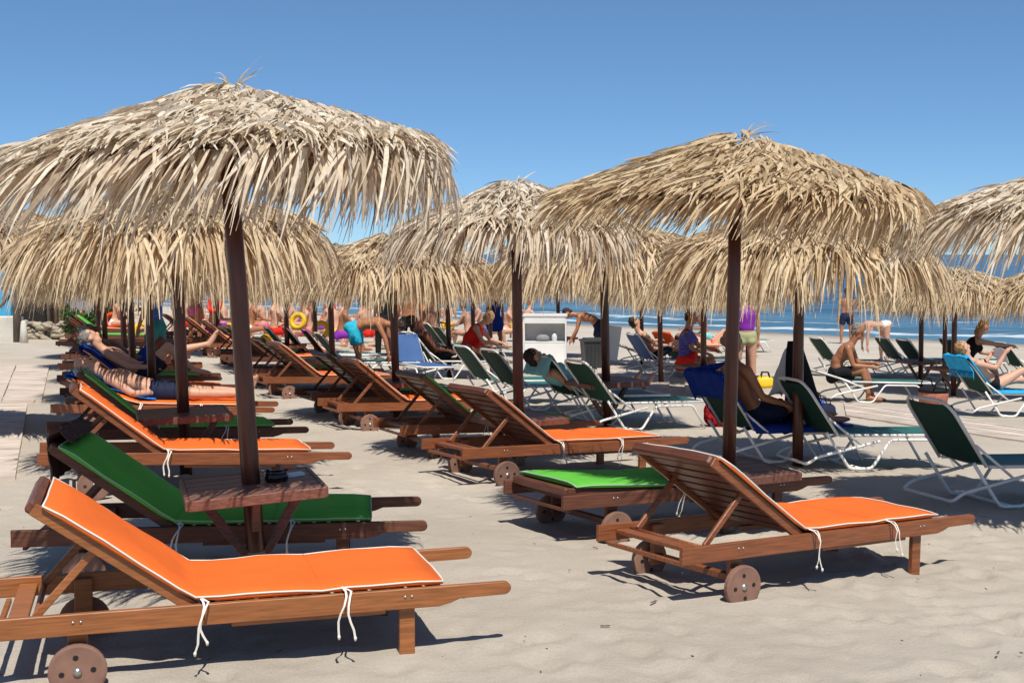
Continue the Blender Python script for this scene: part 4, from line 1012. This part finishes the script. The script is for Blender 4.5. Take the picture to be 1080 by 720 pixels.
# signs / papers hanging on the posts
bm = B(); box(bm, (0, 0, 0), (.16, .012, .42), Matrix.Rotation(.14, 3, 'Y'), .003)
pq = at(647, 361, .9); pq = onz(647, 15.4); thing('hanging_sign', bm, M['white'], (pq.x, pq.y, .62), 'plain pale board hung on the slim post right of the litter bin', 'sign', 12, False)
bm = B(); box(bm, (0, 0, 0), (.12, .01, .32), Matrix.Rotation(-.12, 3, 'Y'), .003); pq = onz(698, 22.7); thing('hanging_sign', bm, M['white'], (pq.x, pq.y, .78), 'small pale board hung on the far post above the orange red towel', 'sign', 5, False)
# black robe hung on the post and a white cover beside it
def cloth_cone(p, h0, h1, r0, r1, m, name, label, cat, seed, squash=.5, dx=0, rz=0):
    bm = B(); prof = []; N = 28; K = 12; rings = []
    for i in range(K + 1):
        t = i / K; z = h1 + (h0 - h1) * t; r = r0 + (r1 - r0) * t ** .8
        rings.append([bm.verts.new(((r * (1 + .22 * math.sin(k * 5 * 2 * math.pi / N + seed) * t + .15 * noise.noise(Vector((k * .5, t * 3, seed))))) * math.cos(k * 2 * math.pi / N) + dx * t, r * squash * (1 + .2 * math.sin(k * 4 * 2 * math.pi / N + seed + 1) * t) * math.sin(k * 2 * math.pi / N), z - .05 * t * noise.noise(Vector((k * .6, seed, 2))))) for k in range(N)])
    for a, b_ in zip(rings, rings[1:]):
        for k in range(N): bm.faces.new((a[k], a[(k + 1) % N], b_[(k + 1) % N], b_[k]))
    bm.faces.new(rings[0]); bm.faces.new(rings[-1][::-1]); bmesh.ops.recalc_face_normals(bm, faces=bm.faces[:])
    return thing(name, bm, m, p, label, cat, rz)
pq = onz(838, 12.05); cloth_cone(pq, .25, 1.12, .06, .19, M['black'], 'hanging_robe', 'black robe hanging from the umbrella post and falling to the lounger', 'clothing', 3, .55, .12)
pq = onz(838, 12.9); cloth_cone(pq, .55, 1.02, .08, .22, M['whitecloth'], 'hanging_cover', 'white cloth hanging behind the black robe on the same post', 'cloth', 5, .4)
# wicker basket
root = empty('basket', onz(982, 15.6) + Vector((0, 0, .01)), R(10)); p = at(984, 430, 0); root.location = p; tag(root, 'reddish wicker basket with a black rim beside the turquoise towel lounger', 'basket')
bm = B(); lathe(bm, [(.15, 0), (.19, .04), (.21, .2), (.20, .25), (.185, .25), (.17, .05)], 24); mk('basket_body', bm, M['wicker'], root)
bm = B(); lathe(bm, [(.21, .235), (.22, .25), (.215, .28), (.10, .30), (.05, .29), (.05, .24)], 24); mk('basket_cover', bm, M['black'], root)
for s in (-1, 1): bm = B(); tube(bm, [(-.1, s * .19, .27), (-.07, s * .2, .38), (0, s * .2, .42), (.07, s * .2, .38), (.1, s * .19, .27)], .01, 8); mk('handle', bm, M['black'], root)
def bag(p, m, label, sx=.2, sy=.13, sz=.26, rz=0):
    root = empty('beach_bag', p, R(rz)); tag(root, label, 'bag'); bm = B(); N = 20; rings = []
    for i in range(9):
        t = i / 8; k_ = (1 - (2 * t - 1) ** 4 * .45)
        rings.append([bm.verts.new((sx * k_ * math.copysign(abs(math.cos(a)) ** .6, math.cos(a)) * (1 + .1 * noise.noise(Vector((i, k, sx)))), sy * k_ * (1 - .5 * t) * math.copysign(abs(math.sin(a)) ** .6, math.sin(a)), sz * t + .02 * noise.noise(Vector((k * .7, sx, 1))))) for k in range(N) for a in [k * 2 * math.pi / N]])
    for a, b_ in zip(rings, rings[1:]):
        for k in range(N): bm.faces.new((a[k], a[(k + 1) % N], b_[(k + 1) % N], b_[k]))
    bm.faces.new(rings[0][::-1]); bm.faces.new(rings[-1]); mk('bag_body', bm, m, root)
    for s in (-1, 1): bm = B(); tube(bm, [(-sx * .5, s * sy * .4, sz * .9), (-sx * .35, s * sy * .45, sz * 1.35), (sx * .35, s * sy * .45, sz * 1.35), (sx * .5, s * sy * .4, sz * .9)], .008, 6); mk('handle', bm, M['black'], root)
    return root
M['polka'] = mat('red_black_patterned_cloth', (.32, .012, .015), .8, .1, None, (26, .95))
bag(at(868, 440, 0), M['navy'], 'dark purple bag on the sand behind the empty green lounger', .17, .12, .18, 20)
bag(onz(758, 14.9), M['polka'], 'red and black patterned bag left of the golden umbrella post', .16, .12, .3)
bag(onz(784, 15.3), M['polka'], 'red and black patterned bag right of the golden umbrella post', .17, .12, .3)
bag(onz(808, 17.2) + Vector((0, 0, .3)), M['yellow'], 'small yellow bag on a table right of the woman in purple', .12, .08, .16)
root_ = bag(onz(862, 17.0), M['bluec'], 'blue bag half hidden behind the white hanging cloth', .12, .1, .2)
# flip flops
def flipflop(p, m, label, rz):
    root = empty('flip_flop', p, R(rz)); tag(root, label, 'flip-flop', 'pair of blue flip-flops'); bm = B()
    a = [(.13 * math.cos(t) , .045 * math.sin(t) * (1 + .25 * math.cos(t))) for t in [k * 2 * math.pi / 18 for k in range(18)]]
    lo = [bm.verts.new((x, y, 0)) for x, y in a]; hi = [bm.verts.new((x, y, .02)) for x, y in a]; bm.faces.new(lo[::-1]); bm.faces.new(hi)
    for k in range(18): bm.faces.new((lo[k], lo[(k + 1) % 18], hi[(k + 1) % 18], hi[k]))
    flat(mk('sole', bm, m, root)); bm = B(); tube(bm, [(-.02, -.045, .02), (.03, -.02, .05), (.08, 0, .03), (.03, .02, .05), (-.02, .045, .02)], .006, 6); mk('strap', bm, M['black'], root)
flipflop(at(868, 444, .02), M['royal'], 'blue flip-flop lying on the sand behind the empty green lounger, left one', 20); flipflop(at(877, 443, .02), M['royal'], 'blue flip-flop lying on the sand behind the empty green lounger, right one', 35)
# ashtray and cigarette box on the first table
tm = u1.matrix_world
bpy.context.view_layer.update(); tm = u1.matrix_world
root = empty('ashtray'); root.matrix_world = tm @ Matrix.Translation((.12, .03, .577)); tag(root, 'round black ashtray on the small table of the nearest left umbrella', 'ashtray')
bm = B(); lathe(bm, [(.05, 0), (.058, .004), (.056, .045), (.048, .045), (.046, .012), (.02, .01)], 28); mk('dish', bm, mat('black_glazed_plastic', (.01, .01, .012), .15, .5), root)
bm = B()
for k in range(3): a = k * 2.1 + .5; tube(bm, [(.043 * math.cos(a), .043 * math.sin(a), .047), (.062 * math.cos(a), .062 * math.sin(a), .047)], .006, 6)
mk('rest_notch', bm, M['dark'], root)
bm = B(); box(bm, (0, 0, .012), (.085, .055, .022), None, .002); o = flat(mk('cigarette_box', bm, M['paper'])); o.matrix_world = tm @ Matrix.Translation((.19, .16, .567)) @ Matrix.Rotation(.5, 4, 'Z'); tag(o, 'small white box behind the ashtray on the nearest left table', 'box')
# towel/pad over top of L2 and L1 backs (brown leather-like caps)
for bed, lab in ((L2, 'charcoal cloth folded over the top of the green cushioned lounger'),):
    ca, sa = math.cos(R(38)), math.sin(R(38)); tp = Vector((HX - .75 * ca, 0, HZ + .75 * sa))
    drape('folded_cloth', lab, M['brownback'], [tp + Vector((-.02, 0, -.22)), tp + Vector((-.03, 0, .01)), tp + Vector((.02, 0, .045)), tp + Vector((.09, 0, -.012))], .6, None, False, 12, 'cloth', bed.matrix_world)

# ---------------------------------------------------------------- left background: hut, wall, bush
P0 = onz(6, 31.5)
root = empty('painted_wall', P0); root.location = onz(-22, 31.0); tag(root, 'bright blue wall with a white base at the left edge', 'wall')
bm = B(); box(bm, (0, 0, 1.15), (1.6, .18, 1.1), None, .01); flat(mk('blue_panel', bm, M['bluepaint'], root))
bm = B(); box(bm, (.1, -.02, .22), (1.86, .3, .76), None, .03); flat(mk('white_base', bm, M['render'], root))
bm = B(); bar(bm, (.35, -.1, .62), (.8, -.1, 1.1), .02, .05); bar(bm, (-.7, -.1, 1.28), (.8, -.1, 1.28), .02, .03); flat(mk('cable', bm, M['dark'], root))
bm = B(); tube(bm, [(0, 0, -.2), (0.02, 0, 1.4), (0, 0, 2.6)], [.10, .09, .085], 10); thing('wooden_post', bm, M['greywood'], onz(17, 30.6), 'grey weathered post at the end of the bright blue wall', 'post')
bm = B(); lathe(bm, [(.11, -.05), (.08, .3), (.06, .5), (.03, .53)], 10); thing('white_bollard', bm, M['render'], onz(24, 30.4), 'white rendered stump right of the grey weathered post', 'bollard')
root = empty('beach_hut', onz(58, 35)); tag(root, 'reed sided beach hut with a dark opening behind the low stone wall', 'hut')
bm = B(); box(bm, (0, 1.2, 1.2), (3.4, .08, 2.4), None, 0); box(bm, (-.9, 0, 1.95), (1.5, .1, .6), None, .01); box(bm, (.55, 0, 1.2), (.9, .1, 2.2), None, .01); flat(mk('reed_wall', bm, M['reed'], root))
bm = B(); box(bm, (-.8, .1, .75), (1.1, .3, .9), None, .02); flat(mk('counter', bm, M['dark'], root))
for x in (-1.6, -.15, .05, 1.2): bm = B(); tube(bm, [(x, -.1, -.1), (x, -.1, 2.4)], .05, 8); mk('pole', bm, M['greywood'], root)
bm = B(); box(bm, (0, .5, 2.45), (3.9, 2.2, .12), Matrix.Rotation(.08, 3, 'X'), .01); flat(mk('roof', bm, M['reed'], root))
bm = B(); box(bm, (.72, -.14, 1.0), (.75, .04, 1.1), None, .01); flat(mk('blue_grey_panel', bm, M['grey'], root))
bm = B(); lathe(bm, [(.02, 0), (.2, .08), (.26, .22), (.24, .24), (.1, .2)], 12); thing('sun_hat', bm, M['pinkc'], onz(22, 33.5) + Vector((0, 0, 1.15)), 'pink and white hat shaped item on the hut counter', 'hat')
root = empty('stone_wall', onz(52, 32.5)); tag(root, 'low dry stone wall in front of the reed hut', 'wall'); rs = random.Random(4); bm = B()
for k in range(150):
    x = rs.uniform(-.95, 1.15); z = rs.uniform(0, .42); s = rs.uniform(.06, .13)
    ell(bm, (x, rs.uniform(-.12, .12), z), (s * 1.4, s, s * .6), Matrix.Rotation(rs.uniform(-.3, .3), 3, 'Y'), 8)
for v in bm.verts: v.co += Vector((noise.noise(v.co * 9), noise.noise(v.co * 9 + Vector((5, 0, 0))), noise.noise(v.co * 9 + Vector((0, 5, 0))))) * .03
mk('stones', bm, M['stone'], root)
def bush(p, r, h, label, n=1500, seed=1, name='bush'):
    root = empty(name, p); tag(root, label, name); rs = random.Random(seed); V, Fc, A = [], [], []
    bl = [(Vector((rs.uniform(-r, r) * .7, rs.uniform(-r, r) * .6, rs.uniform(.25, .8) * h)), rs.uniform(.3, .5) * r) for _ in range(11)]
    for i in range(n):
        c, rr = rs.choice(bl); d = Vector((rs.gauss(0, 1), rs.gauss(0, 1), rs.gauss(0, 1))).normalized(); q = c + d * rr * rs.uniform(.5, 1.15); q.z = max(.03, q.z)
        a = Vector((rs.gauss(0, 1), rs.gauss(0, 1), rs.gauss(.3, 1))).normalized(); s = a.cross(d); s = s.normalized() if s.length > .01 else Vector((1, 0, 0)); L_ = rs.uniform(.06, .12)
        k = len(V); V += [q, q + a * L_ * .5 + s * L_ * .2, q + a * L_, q + a * L_ * .5 - s * L_ * .2]; Fc.append((k, k + 1, k + 2, k + 3)); tn = rs.random(); A += [tn] * 4
    o = mk('foliage', (V, Fc), M['foliage'], root, False); at2 = o.data.attributes.new('leaf', 'FLOAT', 'POINT'); at2.data.foreach_set('value', A)
    bm = B()
    for c, rr in bl[:7]: tube(bm, [(0, 0, 0), c * .5 + Vector((0, 0, .05)), c], [.03, .02, .008], 6)
    mk('stem', bm, M['trunkm'], root)
bush(onz(82, 29.5), .48, .95, 'green bush beside the end of the left row of loungers', 2200, 3)
# ---------------------------------------------------------------- inflatables and toys in the crowd
def ring(p, m, label, R0=.32, r0=.1, tilt=70, rz=0):
    bm = B(); N, K = 28, 10; rg = []
    for i in range(N):
        a = 2 * math.pi * i / N; rg.append([bm.verts.new(((R0 + r0 * math.cos(2 * math.pi * k / K)) * math.cos(a), (R0 + r0 * math.cos(2 * math.pi * k / K)) * math.sin(a), r0 * math.sin(2 * math.pi * k / K))) for k in range(K)])
    for i in range(N):
        for k in range(K): bm.faces.new((rg[i][k], rg[(i + 1) % N][k], rg[(i + 1) % N][(k + 1) % K], rg[i][(k + 1) % K]))
    o = mk('inflatable_ring', bm, m); o.location = p; o.rotation_euler = (R(tilt), 0, R(rz)); return tag(o, label, 'swim ring', 'colourful swim rings in the crowd')
for u, Yd, z, m, lab in [ 
   (281, 28, .25, 'yellow', 'low yellow swim ring behind the far green lounger'),
  (314, 28, .75, 'yellow', 'yellow swim ring right of the thin far post'), 
  (338, 27, .6, 'yellow', 'yellow swim ring left of the bending man'), (226, 29, 1.05, 'redc', 'red swim ring hung high left of the thick leaning post'), (148, 31, .35, 'yellow', 'yellow swim ring far behind the posts on the left'), (117, 34, .5, 'orangec', 'orange swim ring beyond the green bush')]:
    p = onz(u, Yd); ring((p.x, p.y, p.z + z), M[m], lab, .15, .055, 75, random.uniform(-30, 30))
# boats far out
def boat(u, Yd, L_, label):
    x = (u - 540) / FPX * Yd; root = empty('boat', (x, Yd, SEA), R(random.uniform(-20, 20))); tag(root, label, 'boat'); root.scale = (L_,) * 3; bm = B(); rg = []
    for i in range(9):
        t = i / 8; w_ = .22 * math.sin(math.pi * (.12 + .88 * min(1, t * 1.0))) ** .6 + .01; x_ = (.5 - t) * 2
        rg.append([bm.verts.new((x_, s * w_, z)) for s, z in ((-1, .24), (-.75, .02), (.75, .02), (1, .24))])
    for a, b_ in zip(rg, rg[1:]):
        for k in range(3): bm.faces.new((a[k], a[k + 1], b_[k + 1], b_[k]))
        bm.faces.new((a[3], a[0], b_[0], b_[3]))
    bm.faces.new(rg[0]); bm.faces.new(rg[-1][::-1]); bmesh.ops.recalc_face_normals(bm, faces=bm.faces[:]); mk('hull', bm, M['white'], root)
    bm = B(); box(bm, (-.1, 0, .34), (.5, .26, .2), None, .04); mk('cabin', bm, M['white'], root)
boat(531, 120, 1.9, 'small white boat on the sea left of the middle dark post'); boat(612, 110, 1.6, 'small white boat on the sea above the white cabinet'); boat(490, 150, 1.6, 'tiny white boat farther out, above the woman in red')
